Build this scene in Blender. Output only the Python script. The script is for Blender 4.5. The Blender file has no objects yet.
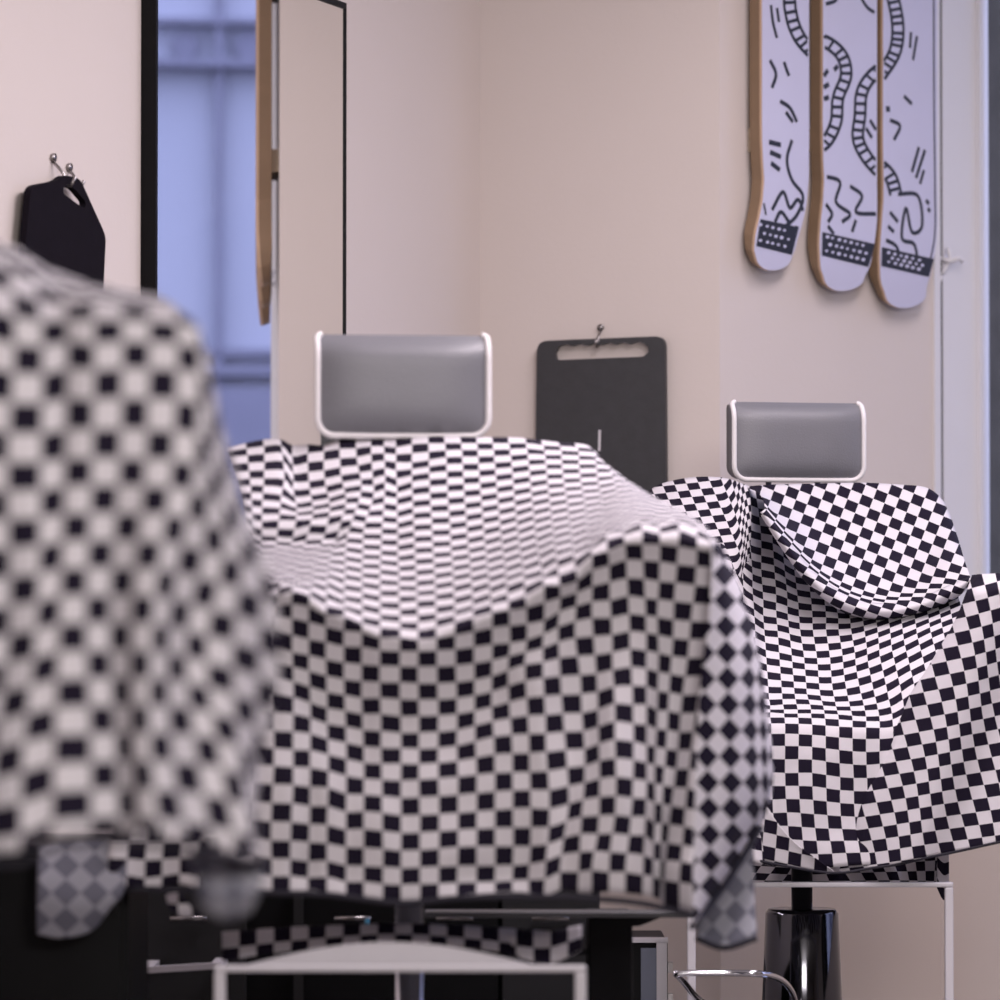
import bpy, bmesh, math, random
from mathutils import Vector, Matrix
random.seed(4)
S = bpy.context.scene
COL = S.collection

# ---------------------------------------------------------------- camera
F = 4130.0
CAMZ = 1.10
TILT = math.atan(120.0 / F)
cam = bpy.data.cameras.new('camera')
cam.sensor_width = 36.0
cam.lens = F / 1000.0 * 36.0
cam.clip_end = 200
cam.dof.use_dof = True
cam.dof.focus_distance = 7.6
cam.dof.aperture_fstop = 4.2
cam.dof.aperture_blades = 0
camo = bpy.data.objects.new('camera', cam)
COL.objects.link(camo)
camo.location = (0, 0, CAMZ)
camo.rotation_euler = (math.pi / 2 + TILT, 0, 0)
S.camera = camo

# ---------------------------------------------------------------- world and exposure
S.view_settings.view_transform = 'Standard'
S.view_settings.look = 'None'
S.view_settings.gamma = 1.0
S.view_settings.use_curve_mapping = False
S.view_settings.exposure = -0.08
w = bpy.data.worlds.new('world'); S.world = w; w.use_nodes = True
bg = w.node_tree.nodes['Background']
bg.inputs[0].default_value = (0.46, 0.52, 0.84, 1)
bg.inputs[1].default_value = 2.9

def area(name, loc, size, power, col, rot=(0, 0, 0)):
    l = bpy.data.lights.new(name, 'AREA'); l.shape = 'RECTANGLE'
    l.size, l.size_y = size; l.energy = power; l.color = col
    o = bpy.data.objects.new(name, l); COL.objects.link(o)
    o.location = loc; o.rotation_euler = rot
    return o
# ceiling light panels of the shop
LAMPS = [((1.05, 7.1), (0.5, 1.6), 27, 'ceiling lamp panel above the right chair'),
         ((0.75, 5.65), (0.5, 1.6), 62, 'ceiling lamp panel above the middle chair'),
         ]
for (x, y), sz, pw, _ in LAMPS: area('ceiling_lamp_light', (x, y, 2.92), sz, pw, (1.0, 0.89, 0.95))
# unseen fill light, added to brighten the chair fronts, tipped towards the chairs
FILL, TIP = (0.9, 0.2, 2.45), math.radians(70)
area('added_fill_light', FILL, (1.6, 0.8), 125, (1.0, 0.93, 0.90), (TIP, 0, math.radians(-2)))

# ---------------------------------------------------------------- helpers
def at(px, py, Y):
    """the point at depth Y seen in direction (px, py)"""
    x = (px - 500) / F; u = (500 - py) / F
    c, s = math.cos(TILT), math.sin(TILT)
    d = Vector((x, c - u * s, s + u * c))
    k = Y / d.y
    return Vector((d.x * k, Y, CAMZ + d.z * k))
def onplane(px, py, p0, n):
    """where the sight line meets the plane through p0 with normal n"""
    d = at(px, py, 1.0) - Vector((0, 0, CAMZ))
    o = Vector((0, 0, CAMZ))
    t = (Vector(p0) - o).dot(n) / d.dot(n)
    return o + d * t

def mat(name, col, rough=0.6, metal=0.0, noise=0.0, scale=20.0, bump=0.0, bscale=60.0, spec=None, coat=0.0):
    m = bpy.data.materials.new(name); m.use_nodes = True
    nt = m.node_tree; b = nt.nodes['Principled BSDF']
    b.inputs['Roughness'].default_value = rough
    b.inputs['Metallic'].default_value = metal
    if coat: b.inputs['Coat Weight'].default_value = coat
    if spec is not None: b.inputs['Specular IOR Level'].default_value = spec
    c = (*col, 1)
    tc = nt.nodes.new('ShaderNodeTexCoord')
    if noise > 0:
        n = nt.nodes.new('ShaderNodeTexNoise'); n.inputs['Scale'].default_value = scale
        n.inputs['Detail'].default_value = 4
        r = nt.nodes.new('ShaderNodeMix'); r.data_type = 'RGBA'
        r.inputs[6].default_value = tuple(max(0, v * (1 - noise)) for v in col) + (1,)
        r.inputs[7].default_value = tuple(min(1, v * (1 + noise)) for v in col) + (1,)
        nt.links.new(tc.outputs['Object'], n.inputs['Vector'])
        nt.links.new(n.outputs['Fac'], r.inputs[0]); nt.links.new(r.outputs[2], b.inputs['Base Color'])
    else:
        b.inputs['Base Color'].default_value = c
    if bump > 0:
        n2 = nt.nodes.new('ShaderNodeTexNoise'); n2.inputs['Scale'].default_value = bscale
        bp = nt.nodes.new('ShaderNodeBump'); bp.inputs['Strength'].default_value = bump
        bp.inputs['Distance'].default_value = 0.002
        nt.links.new(tc.outputs['Object'], n2.inputs['Vector'])
        nt.links.new(n2.outputs['Fac'], bp.inputs['Height']); nt.links.new(bp.outputs[0], b.inputs['Normal'])
    return m

def checker_mat(name, dark, light, rough=0.85, gap=0.004):
    m = bpy.data.materials.new(name); m.use_nodes = True
    nt = m.node_tree; b = nt.nodes['Principled BSDF']
    b.inputs['Roughness'].default_value = rough
    b.inputs['Specular IOR Level'].default_value = 0.2
    uv = nt.nodes.new('ShaderNodeUVMap'); uv.uv_map = 'UVMap'
    sep = nt.nodes.new('ShaderNodeSeparateXYZ'); nt.links.new(uv.outputs[0], sep.inputs[0])
    def math_(op, a, b=None):
        q = nt.nodes.new('ShaderNodeMath'); q.operation = op
        for k, v in ((0, a), (1, b)):
            if v is None: continue
            if isinstance(v, (int, float)): q.inputs[k].default_value = v
            else: nt.links.new(v, q.inputs[k])
        return q.outputs[0]
    fu, fv = math_('FLOOR', sep.outputs[0]), math_('FLOOR', sep.outputs[1])
    odd = math_('FLOORED_MODULO', math_('ADD', fu, fv), 2.0)      # woven squares: dark where odd
    iu = math_('LESS_THAN', math_('ABSOLUTE', math_('SUBTRACT', math_('SUBTRACT', sep.outputs[0], fu), 0.5)), 0.5 - gap)
    iv = math_('LESS_THAN', math_('ABSOLUTE', math_('SUBTRACT', math_('SUBTRACT', sep.outputs[1], fv), 0.5)), 0.5 - gap)
    fac = math_('MULTIPLY', math_('GREATER_THAN', odd, 0.5), math_('MULTIPLY', iu, iv))
    mix = nt.nodes.new('ShaderNodeMix'); mix.data_type = 'RGBA'
    mix.inputs[6].default_value = (*light, 1); mix.inputs[7].default_value = (*dark, 1)
    nt.links.new(fac, mix.inputs[0]); nt.links.new(mix.outputs[2], b.inputs['Base Color'])
    tc = nt.nodes.new('ShaderNodeTexCoord')
    n = nt.nodes.new('ShaderNodeTexNoise'); n.inputs['Scale'].default_value = 28; n.inputs['Detail'].default_value = 3
    bp = nt.nodes.new('ShaderNodeBump'); bp.inputs['Strength'].default_value = 0.35; bp.inputs['Distance'].default_value = 0.006
    nt.links.new(tc.outputs['Object'], n.inputs['Vector'])
    nt.links.new(n.outputs['Fac'], bp.inputs['Height']); nt.links.new(bp.outputs[0], b.inputs['Normal'])
    return m

M = dict(
    wall=mat('wall_paint', (0.68, 0.61, 0.575), 0.9, noise=0.02, scale=3, bump=0.15, bscale=90),
    white=mat('white_paint', (0.74, 0.73, 0.76), 0.5, noise=0.02, scale=8),
    ceil=mat('ceiling_paint', (0.72, 0.70, 0.68), 0.9, noise=0.02),
    floor=mat('floor_concrete', (0.20, 0.18, 0.17), 0.45, noise=0.2, scale=4),
    black=mat('black_lacquer', (0.005, 0.005, 0.006), 0.5, noise=0.2, scale=30, spec=0.15),
    darkgap=mat('dark_gap', (0.03, 0.03, 0.04), 0.8, noise=0.2),
    board=mat('black_plastic', (0.035, 0.035, 0.04), 0.5, noise=0.25, scale=40, bump=0.2, bscale=200),
    boardblack=mat('black_rubber', (0.008, 0.006, 0.010), 0.9, noise=0.2, scale=40, bump=0.2, bscale=200, spec=0.1),
    cab=mat('black_cabinet', (0.008, 0.008, 0.009), 0.8, noise=0.25, scale=12, spec=0.12),
    cabgrey=mat('charcoal_panel', (0.028, 0.028, 0.03), 0.7, noise=0.1, spec=0.2),
    vinyl=mat('grey_vinyl', (0.175, 0.175, 0.195), 0.42, noise=0.06, scale=15, bump=0.3, bscale=350),
    blackvinyl=mat('black_vinyl', (0.012, 0.012, 0.014), 0.5, noise=0.1, bump=0.2, bscale=300),
    piping=mat('white_piping', (0.78, 0.75, 0.76), 0.5, noise=0.03),
    chrome=mat('chrome', (0.62, 0.62, 0.66), 0.12, 1.0, noise=0.02),
    darkchrome=mat('dark_chrome', (0.07, 0.07, 0.08), 0.10, 1.0, noise=0.02),
    frame=mat('white_steel', (0.62, 0.60, 0.64), 0.35, noise=0.03),
    ply=mat('maple_ply', (0.60, 0.42, 0.29), 0.55, noise=0.15, scale=25),
    plydark=mat('stained_ply', (0.25, 0.165, 0.10), 0.6, noise=0.15, scale=25),
    deck=mat('deck_paint', (0.60, 0.59, 0.74), 0.4, noise=0.03, scale=12),
    ink=mat('deck_ink', (0.012, 0.012, 0.02), 0.45, noise=0.1),
    bracket=mat('pale_wood', (0.42, 0.34, 0.25), 0.6, noise=0.08),
    tray=mat('dark_steel', (0.10, 0.10, 0.105), 0.45, 0.6, noise=0.1),
    steel=mat('steel_hook', (0.35, 0.33, 0.33), 0.3, 1.0, noise=0.05),
    hem=mat('hem_binding', (0.012, 0.01, 0.02), 0.8, noise=0.1),
    panel=mat('grey_blue_panel', (0.16, 0.18, 0.24), 0.5, noise=0.05),
    facade=mat('facade_render', (0.52, 0.52, 0.60), 0.9, noise=0.05, scale=1.0),
    facade2=mat('facade_stone', (0.27, 0.26, 0.33), 0.9, noise=0.15, scale=3),
    pier=mat('dark_pier', (0.075, 0.07, 0.062), 0.9, noise=0.5, scale=9),
    street=mat('street_asphalt', (0.12, 0.12, 0.13), 0.9, noise=0.2),
    blue=mat('blue_bottle', (0.05, 0.25, 0.4), 0.2, noise=0.02),
    amber=mat('amber_bottle', (0.7, 0.32, 0.15), 0.2, noise=0.02),
    led=mat('lamp_diffuser', (0.8, 0.8, 0.8), 0.5, noise=0.01),
    check=checker_mat('check_cloth', (0.0095, 0.006, 0.018), (0.66, 0.63, 0.67)),
    check_back=checker_mat('check_cloth_reverse', (0.14, 0.14, 0.18), (0.31, 0.31, 0.36)),
)
# mirror and window glass
mm = bpy.data.materials.new('mirror_glass'); mm.use_nodes = True
b = mm.node_tree.nodes['Principled BSDF']
b.inputs['Base Color'].default_value = (0.93, 0.93, 0.93, 1); b.inputs['Metallic'].default_value = 1; b.inputs['Roughness'].default_value = 0.0
M['mirror'] = mm
gm = bpy.data.materials.new('window_glass'); gm.use_nodes = True
nt = gm.node_tree; nt.nodes.clear()
out = nt.nodes.new('ShaderNodeOutputMaterial'); mx = nt.nodes.new('ShaderNodeMixShader')
tr = nt.nodes.new('ShaderNodeBsdfTransparent'); gl = nt.nodes.new('ShaderNodeBsdfGlossy'); gl.inputs['Roughness'].default_value = 0.02
fr = nt.nodes.new('ShaderNodeFresnel'); fr.inputs[0].default_value = 1.2
nt.links.new(fr.outputs[0], mx.inputs[0]); nt.links.new(tr.outputs[0], mx.inputs[1]); nt.links.new(gl.outputs[0], mx.inputs[2]); nt.links.new(mx.outputs[0], out.inputs[0])
M['glass'] = gm

def obj(name, bm, m, parent=None, smooth=False, bevel=0.0, solid=0.0):
    me = bpy.data.meshes.new(name)
    bmesh.ops.recalc_face_normals(bm, faces=bm.faces[:]) if not solid else None
    bm.to_mesh(me); bm.free()
    ms = m if isinstance(m, (list, tuple)) else [m]
    for x in ms: me.materials.append(x)
    if smooth:
        for p in me.polygons: p.use_smooth = True
    o = bpy.data.objects.new(name, me); COL.objects.link(o)
    if bevel:
        bv = o.modifiers.new('bevel', 'BEVEL'); bv.width = bevel; bv.segments = 3; bv.limit_method = 'ANGLE'
    if solid:
        sd = o.modifiers.new('solid', 'SOLIDIFY'); sd.thickness = solid; sd.offset = -1
    if parent:
        o.parent = parent
        o.matrix_parent_inverse = Matrix.Translation(-parent.location)
    return o
def tag(o, label, cat, group=None):
    o['label'] = label; o['category'] = cat
    if group: o['group'] = group
    return o
def thing(name, loc, label, cat, group=None):
    o = bpy.data.objects.new(name, None); COL.objects.link(o); o.location = loc; o.empty_display_size = 0.1
    return tag(o, label, cat, group)
def struct(name, bm, m, **k):
    o = obj(name, bm, m, **k)
    if 'parent' not in k: o['kind'] = 'structure'
    return o
def BM(): return bmesh.new()
def box(bm, lo, hi, mi=0):
    vs = [bm.verts.new((x, y, z)) for x in (lo[0], hi[0]) for y in (lo[1], hi[1]) for z in (lo[2], hi[2])]
    for f in ((0, 1, 3, 2), (4, 6, 7, 5), (0, 4, 5, 1), (2, 3, 7, 6), (0, 2, 6, 4), (1, 5, 7, 3)):
        bm.faces.new([vs[i] for i in f]).material_index = mi
    return bm
def prism(bm, pts, ext, mi=0, mi_side=None):
    """closed polygon pts pushed along the vector ext"""
    a = [bm.verts.new(p) for p in pts]; b2 = [bm.verts.new(Vector(p) + ext) for p in pts]
    n = len(a)
    bm.faces.new(a).material_index = mi; bm.faces.new(b2[::-1]).material_index = mi
    for i in range(n):
        j = (i + 1) % n
        bm.faces.new((a[j], a[i], b2[i], b2[j])).material_index = mi if mi_side is None else mi_side
    return bm
def slab(bm, p0, p1, z0, z1, off):
    """upright box along the floor line p0-p1, thickened by the vector off"""
    p0 = Vector((p0[0], p0[1], z0)); p1 = Vector((p1[0], p1[1], z0)); off = Vector((off[0], off[1], 0))
    return prism(bm, [p0, p1, p1 + off, p0 + off], Vector((0, 0, z1 - z0)))
def tube(bm, pts, r, n=10, cap=True):
    pts = [Vector(p) for p in pts]; rings = []
    prev = None
    for i, p in enumerate(pts):
        t = (pts[min(i + 1, len(pts) - 1)] - pts[max(i - 1, 0)]).normalized()
        if prev is None:
            a = t.cross(Vector((0, 0, 1)))
            if a.length < 0.1: a = t.cross(Vector((1, 0, 0)))
        else: a = prev - t * prev.dot(t)
        a.normalize(); prev = a; b_ = t.cross(a)
        rr = r[i] if isinstance(r, (list, tuple)) else r
        rings.append([bm.verts.new(p + a * math.cos(k * 2 * math.pi / n) * rr + b_ * math.sin(k * 2 * math.pi / n) * rr) for k in range(n)])
    for i in range(len(rings) - 1):
        for k in range(n):
            bm.faces.new((rings[i][k], rings[i][(k + 1) % n], rings[i + 1][(k + 1) % n], rings[i + 1][k]))
    if cap: bm.faces.new(rings[0][::-1]); bm.faces.new(rings[-1])
    return bm
def lathe(bm, c, prof, n=40):
    rings = [[bm.verts.new((c[0] + r * math.cos(k * 2 * math.pi / n), c[1] + r * math.sin(k * 2 * math.pi / n), c[2] + z)) for k in range(n)] for z, r in prof]
    for i in range(len(rings) - 1):
        for k in range(n): bm.faces.new((rings[i][k], rings[i][(k + 1) % n], rings[i + 1][(k + 1) % n], rings[i + 1][k]))
    bm.faces.new(rings[0][::-1]); bm.faces.new(rings[-1])
    return bm
def crv(pts, t):
    """smooth curve through keyed points [(key, values...)] read at key t"""
    n = len(pts)
    if t <= pts[0][0]: i = 0
    elif t >= pts[-1][0]: i = n - 2
    else:
        i = 0
        while pts[i + 1][0] < t: i += 1
    k0, k1 = pts[i][0], pts[i + 1][0]; h = k1 - k0; s = (t - k0) / h
    res = []
    for c in range(1, len(pts[0])):
        a, b_ = pts[i][c], pts[i + 1][c]; d = (b_ - a) / h
        if s < 0 or s > 1: res.append(a + d * (t - k0)); continue
        def tan(j):
            if j <= 0: return (pts[1][c] - pts[0][c]) / (pts[1][0] - pts[0][0])
            if j >= n - 1: return (pts[-1][c] - pts[-2][c]) / (pts[-1][0] - pts[-2][0])
            d0 = (pts[j][c] - pts[j - 1][c]) / (pts[j][0] - pts[j - 1][0]); d1 = (pts[j + 1][c] - pts[j][c]) / (pts[j + 1][0] - pts[j][0])
            h0 = pts[j][0] - pts[j - 1][0]; h1 = pts[j + 1][0] - pts[j][0]
            return (d0 * h1 + d1 * h0) / (h0 + h1)
        m0, m1 = tan(i) * h, tan(i + 1) * h
        res.append((2*s**3 - 3*s*s + 1) * a + (s**3 - 2*s*s + s) * m0 + (-2*s**3 + 3*s*s) * b_ + (s**3 - s*s) * m1)
    return res

def ss(a, b_, x): t = max(0, min(1, (x - a) / (b_ - a))); return t * t * (3 - 2 * t)

# ---------------------------------------------------------------- plan of the room (metres)
KA, VPA = 7.115e-5, 2073.0
def A(px):                                   # point of the mirror wall's floor line in direction px
    Y = 1.0 / (KA * (VPA - px)); return Vector(((px - 500) / F * Y, Y))
dA = (A(480) - A(0)).normalized(); nA = Vector((dA.y, -dA.x, 0))
PB0, PB1 = A(480), Vector((0.461, 8.651))
dB = (PB1 - PB0).normalized(); nB = Vector((dB.y, -dB.x, 0))
dC = Vector((0.7071, 0.7071)); nC = Vector((0.7071, -0.7071, 0))
PC1 = Vector((0.976, 9.166))
dW = Vector((0.7071, -0.7071))
H = 3.0
P3 = lambda v, z=0: Vector((v[0], v[1], z))
Aback = PB0 - dA * 11.2
Wend = PC1 + dW * 7.2
XR, YB = Wend.x, -2.0
struct('wall_left', slab(BM(), Aback, PB0, 0, H, -nA.xy * 0.12), M['wall'])
struct('wall_back', slab(BM(), PB0, PB1, 0, H, -nB.xy * 0.12), M['wall'])
struct('wall_back_right', slab(BM(), PB1, PC1, 0, H, -nC.xy * 0.12), M['wall'])
SILL, HEAD = 0.90, 2.85
ow = Vector((0.7071, 0.7071))                # outward through the window wall
bm = BM()
slab(bm, PC1, Wend, 0, SILL, ow * 0.15); slab(bm, PC1, Wend, HEAD, H, ow * 0.15)
slab(bm, PC1 + dW * 6.9, Wend, SILL, HEAD, ow * 0.15)
struct('wall_right', bm, M['wall'])
struct('wall_right_near', slab(BM(), Wend, (XR, YB), 0, H, (0.12, 0)), M['wall'])
struct('wall_front', slab(BM(), (Aback.x - 0.3, YB), (XR + 0.1, YB), 0, H, (0, -0.12)), M['wall'])
fl = [P3(Aback - dA * .2 - nA.xy * .12), P3(PB0 - nA.xy * .12 + Vector((0, .1))), P3(PC1 + Vector((-.1, .3))), P3(PC1 + ow * .15), P3(Wend + ow * .15), P3((XR + .12, YB - .12)), P3((Aback.x - .5, YB - .12))]
struct('floor', prism(BM(), fl, Vector((0, 0, -0.1))), M['floor'])
struct('ceiling', prism(BM(), [p + Vector((0, 0, H)) for p in fl], Vector((0, 0, 0.1))), M['ceil'])
for nme, p0, p1, n in (('baseboard_left', Aback, PB0, nA), ('baseboard_back', PB0, PB1, nB), ('baseboard_back_right', PB1, PC1, nC)):
    struct(nme, slab(BM(), p0 + n.xy * .0005, p1 + n.xy * .0005, 0, 0.09, n.xy * 0.012), M['white'])
# window: lined opening, frame bars, glass
struct('trim_1', slab(BM(), PC1 - dC * 0.022, PC1 - dC * 0.001, SILL - 0.03, H, nC.xy * 0.006), M['white'])
struct('trim_2', slab(BM(), PC1 + dC * 0.0005, PC1 + dC * 0.010, SILL, HEAD, nC.xy * 0.001), M['darkgap'])
struct('trim_3', slab(BM(), PC1 + dC * 0.011, PC1 + dC * 0.146, SILL, HEAD, nC.xy * 0.004), M['white'])
wo = PC1 + ow * 0.10
bm = BM()
for t in (0.0, 2.3, 4.6, 6.86):
    p = PC1 + dW * (t + (0.004 if t == 0 else 0)) + ow * (0.128); wd = 0.012 if t == 0 else 0.05
    slab(bm, p, p + dW * wd, SILL, HEAD, ow * 0.03)
for z in (SILL, HEAD - 0.05):
    p = PC1 + dW * 0.01 + ow * 0.128; slab(bm, p, PC1 + dW * 6.88 + ow * 0.128, z, z + 0.05, ow * 0.03)
win = struct('window_1', bm, M['white'])
g = obj('window_pane', slab(BM(), PC1 + dW * 0.012 + ow * 0.14, PC1 + dW * 6.87 + ow * 0.14, SILL + 0.02, HEAD - 0.02, ow * 0.004), M['glass'], win)
sl = obj('window_sill', slab(BM(), PC1 + dW * 0.005 - ow * 0.03, PC1 + dW * 6.9 - ow * 0.03, SILL, SILL + 0.02, ow * 0.155), M['white'], win)
# white catch tied at the window jamb
c0 = onplane(945, 262, P3(PC1), nC) + nC * 0.012
bm = BM()
tube(bm, [c0 + Vector((-.004, 0, .03)), c0 + Vector((.002, -.006, .012)), c0, c0 + Vector((-.012, -.004, -.02)), c0 + Vector((-.016, 0, -.03))], 0.005)
tube(bm, [c0 + Vector((-.02, 0, .008)), c0 + Vector((0, -.01, 0)), c0 + Vector((.022, -.004, .008)), c0 + Vector((.03, 0, .0))], 0.0055)
tube(bm, [c0 + Vector((-.016, 0, -.03)), c0 + Vector((-.022, -.006, -.045)), c0 + Vector((-.03, 0, -.038))], 0.004)
tag(obj('curtain_tieback', bm, M['white'], smooth=True), 'small white cord tieback knotted on the window jamb beside the boards', 'tieback')

# ---------------------------------------------------------------- outside
struct('ground', box(BM(), (-30, -30, -0.35), (50, 50, -0.25)), M['street'])
# dark pier of the next house, just outside the window
p = PC1 + dC * 0.175 - nC.xy * 0.012
tag(obj('stone_pier', slab(BM(), p, p + dC * 0.6, -.25, 4.5, -nC.xy * 0.5), M['pier']), 'dark rough stone pier standing just outside the window', 'pier')
# facade across the street, parallel to the window
fc = PC1 + ow * 12.0
fac = thing('townhouse', P3(fc, -.25), 'pale townhouse across the street seen as a blue reflection in the mirror', 'building')
def fslab(bm, s0, s1, z0, z1, proud=0.0, th=0.15):
    slab(bm, fc + dW * s0 - ow * proud, fc + dW * s1 - ow * proud, z0, z1, ow * th); return bm
obj('wall', fslab(BM(), -9, 12, -.25, 9, 0, 1.0), M['facade'], fac)
FZ = lambda py: CAMZ + (620 - py) / F * 22.0
obj('stone_base', fslab(BM(), -9, 12, -.25, FZ(392), 0.18, 0.17), M['facade2'], fac)
bm = BM()
for y0, y1, pr in ((353, 361, .10), (370, 380, .14)): fslab(bm, -9, 12, FZ(y1), FZ(y0), pr, pr - .01)
obj('string_course', bm, M['facade2'], fac)
bm = BM(); fslab(bm, -9, 12, FZ(33), FZ(27), .12, .11); fslab(bm, -9, 12, FZ(76), FZ(68), .16, .15)
obj('cornice', bm, M['facade2'], fac)
# position along the facade hit by the mirror sight line at px
def refl_s(px):
    P = A(px) + nA.xy * 0.03; d = Vector(((px - 500) / F, 1)).normalized()
    r = d - nA.xy * 2 * d.dot(nA.xy)
    t = (fc - P).dot(ow) / r.dot(ow); return (P + r * t - fc).dot(dW)
bm = BM(); s = refl_s(214); fslab(bm, s - .022, s + .022, FZ(392), 9, .10, .07); obj('drainpipe', bm, M['facade2'], fac, bevel=0.01)
for px in (180, 243):
    bm = BM(); s = refl_s(px); ctr = fc + dW * s - ow * 0.01
    ring = [P3(ctr, FZ(53)) + Vector((dW.x, dW.y, 0)) * 0.07 * math.cos(a) + Vector((0, 0, .075 * math.sin(a))) for a in [k * math.pi / 10 for k in range(20)]]
    prism(bm, ring, Vector((-ow.x, -ow.y, 0)) * 0.05); obj('rosette', bm, M['facade2'], fac)

# ---------------------------------------------------------------- mirror
pm = 0.028
o0 = P3(A(141) + nA.xy * 0.0005)
q0 = onplane(345, 3, P3(A(300)) + nA * pm, nA)      # top right corner
q1 = onplane(155.5, 300, P3(A(300)) + nA * pm, nA)
sA = lambda p: (Vector(p).xy - A(0)).dot(dA)
s0, s1 = sA(q1), sA(q0); ztop = q0.z; zbot = 0.95
mir = thing('wall_mirror', P3(A(250), zbot), 'tall black framed mirror on the left wall reflecting blue daylight', 'mirror')
def wa(s_, z, off): v = A(0) + dA * s_ + nA.xy * off; return Vector((v.x, v.y, z))
def abox(bm, sa, sb, za, zb, o_a, o_b):
    return prism(bm, [wa(sa, za, o_a), wa(sb, za, o_a), wa(sb, za, o_b), wa(sa, za, o_b)], Vector((0, 0, zb - za)))
fw = 0.005
bm = BM()
abox(bm, s0 - 0.004, s0 + 0.004, zbot, ztop, 0.001, pm + .002); abox(bm, s1 - fw + .004, s1 + .004, zbot, ztop, 0.001, pm + .002)
abox(bm, s0, s1, ztop - .012, ztop, 0.001, pm + .002); abox(bm, s0, s1, zbot, zbot + fw, 0.001, pm + .002)
obj('frame', bm, M['black'], mir)
obj('mirror_glass', abox(BM(), s0 + .004, s1 - fw + .004, zbot + .01, ztop - .01, 0.002, pm - .001), M['mirror'], mir)

# ---------------------------------------------------------------- hand mirror boards on hooks
def outline_on(n, p0, pts): return [onplane(x, y, p0, n) for x, y in pts]
def rounded(pts, r, k=5):
    out_ = []; n = len(pts)
    for i in range(n):
        p = Vector(pts[i]); a = (Vector(pts[i - 1]) - p); b_ = (Vector(pts[(i + 1) % n]) - p)
        rr = min(r, a.length * .45, b_.length * .45); a = p + a.normalized() * rr; b_ = p + b_.normalized() * rr
        for j in range(k + 1):
            t = j / k; out_.append(tuple(a * (1 - t) ** 2 + p * 2 * t * (1 - t) + b_ * t * t))
    return out_
def holed_board(name, n, p0, outer, hole, thick, m, parent):
    """flat board with a grip hole through it"""
    bm = BM()
    loops = []
    for pts in (outer, hole):
        V = [bm.verts.new(p) for p in outline_on(n, p0, pts)]
        loops.append([bm.edges.new((V[i], V[(i + 1) % len(V)])) for i in range(len(V))])
    bmesh.ops.triangle_fill(bm, use_beauty=True, use_dissolve=False, edges=loops[0] + loops[1], normal=n)
    ex = bmesh.ops.extrude_face_region(bm, geom=bm.faces[:])
    bmesh.ops.translate(bm, vec=-n * thick, verts=[v for v in ex['geom'] if isinstance(v, bmesh.types.BMVert)])
    return obj(name, bm, m, parent)
def hook(parent, pos, n, size=0.03, name='hook'):
    bm = BM(); t = n.cross(Vector((0, 0, 1)))
    tube(bm, [pos + Vector((0, 0, size)), pos + n * size * .5 + Vector((0, 0, size * .5)), pos + n * size * .9, pos + n * size * .8 - Vector((0, 0, size * .6)) , pos + n * size * 1.4 - Vector((0, 0, size * .7)), pos + n * size * 1.7 - Vector((0, 0, size * .1))], 0.0028, 8)
    tube(bm, [pos + Vector((0, 0, size * 1.2)), pos + Vector((0, 0, size * 1.2)) + n * 0.006], 0.007, 12)
    return bm
# right board on the back wall
p0 = P3(PB0) + nB * 0.022
outer = rounded([(537, 341), (665, 336), (667, 580), (534, 580)], 11, 6)
hole = []
for k in range(25):                          # wavy upper side of the grip
    x = 558 + k * (644 - 558) / 24; hole.append((x, 345.5 - (x - 558) * .035 + 1.1 * math.cos(k * math.pi / 2)))
hole += [(648, 347), (648.5, 352), (644, 356)]
for k in range(9):
    x = 640 - k * 80 / 8; hole.append((x, 360 - (x - 558) * .04))
hole += [(556, 359), (555, 353)]
hb = thing('grip_board', onplane(600, 460, p0, nB), 'dark grey rectangular board with wavy grip slot hanging on the back wall', 'board')
hbm = holed_board('panel', nB, p0, outer, hole, 0.014, M['board'], hb)
bm = BM(); prism(bm, outline_on(nB, p0 + nB * .0004, [(598.5, 430), (601, 430), (600.5, 451), (598, 451)]), nB * .0006)
obj('scratch_mark', bm, M['frame'], hb)
tag(obj('wall_hook', hook(None, onplane(601, 340, P3(PB0) + nB * 0.001, nB) , nB, 0.022), M['steel'], smooth=True), 'small steel hook holding the dark grey grip board', 'hook')
# left board on the mirror wall
p0 = P3(A(60)) + nA * 0.03
outer = rounded([(31, 186), (57, 181), (64, 175), (80, 178), (92, 205), (106, 236), (103, 300), (100, 420), (14, 420), (24, 262)], 7, 4)
hole = rounded([(64, 186), (74, 188), (86, 202), (85, 209), (76, 203), (63, 193)], 3, 4)
hb = thing('grip_board', onplane(60, 240, p0, nA), 'black board with slanted grip hole hanging at the far left wall', 'board')
holed_board('panel', nA, p0, outer, hole, 0.012, M['boardblack'], hb)
h1 = onplane(52, 176, P3(A(60)) + nA * 0.001, nA); h2 = onplane(68, 180, P3(A(60)) + nA * 0.001, nA)
tag(obj('wall_hook', hook(None, h1, nA, 0.026), M['steel'], smooth=True), 'taller steel wall hook at the left corner of the black board', 'hook')
tag(obj('wall_hook', hook(None, h2, nA, 0.018), M['steel'], smooth=True), 'short steel wall hook through the grip of the black board', 'hook')

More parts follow.
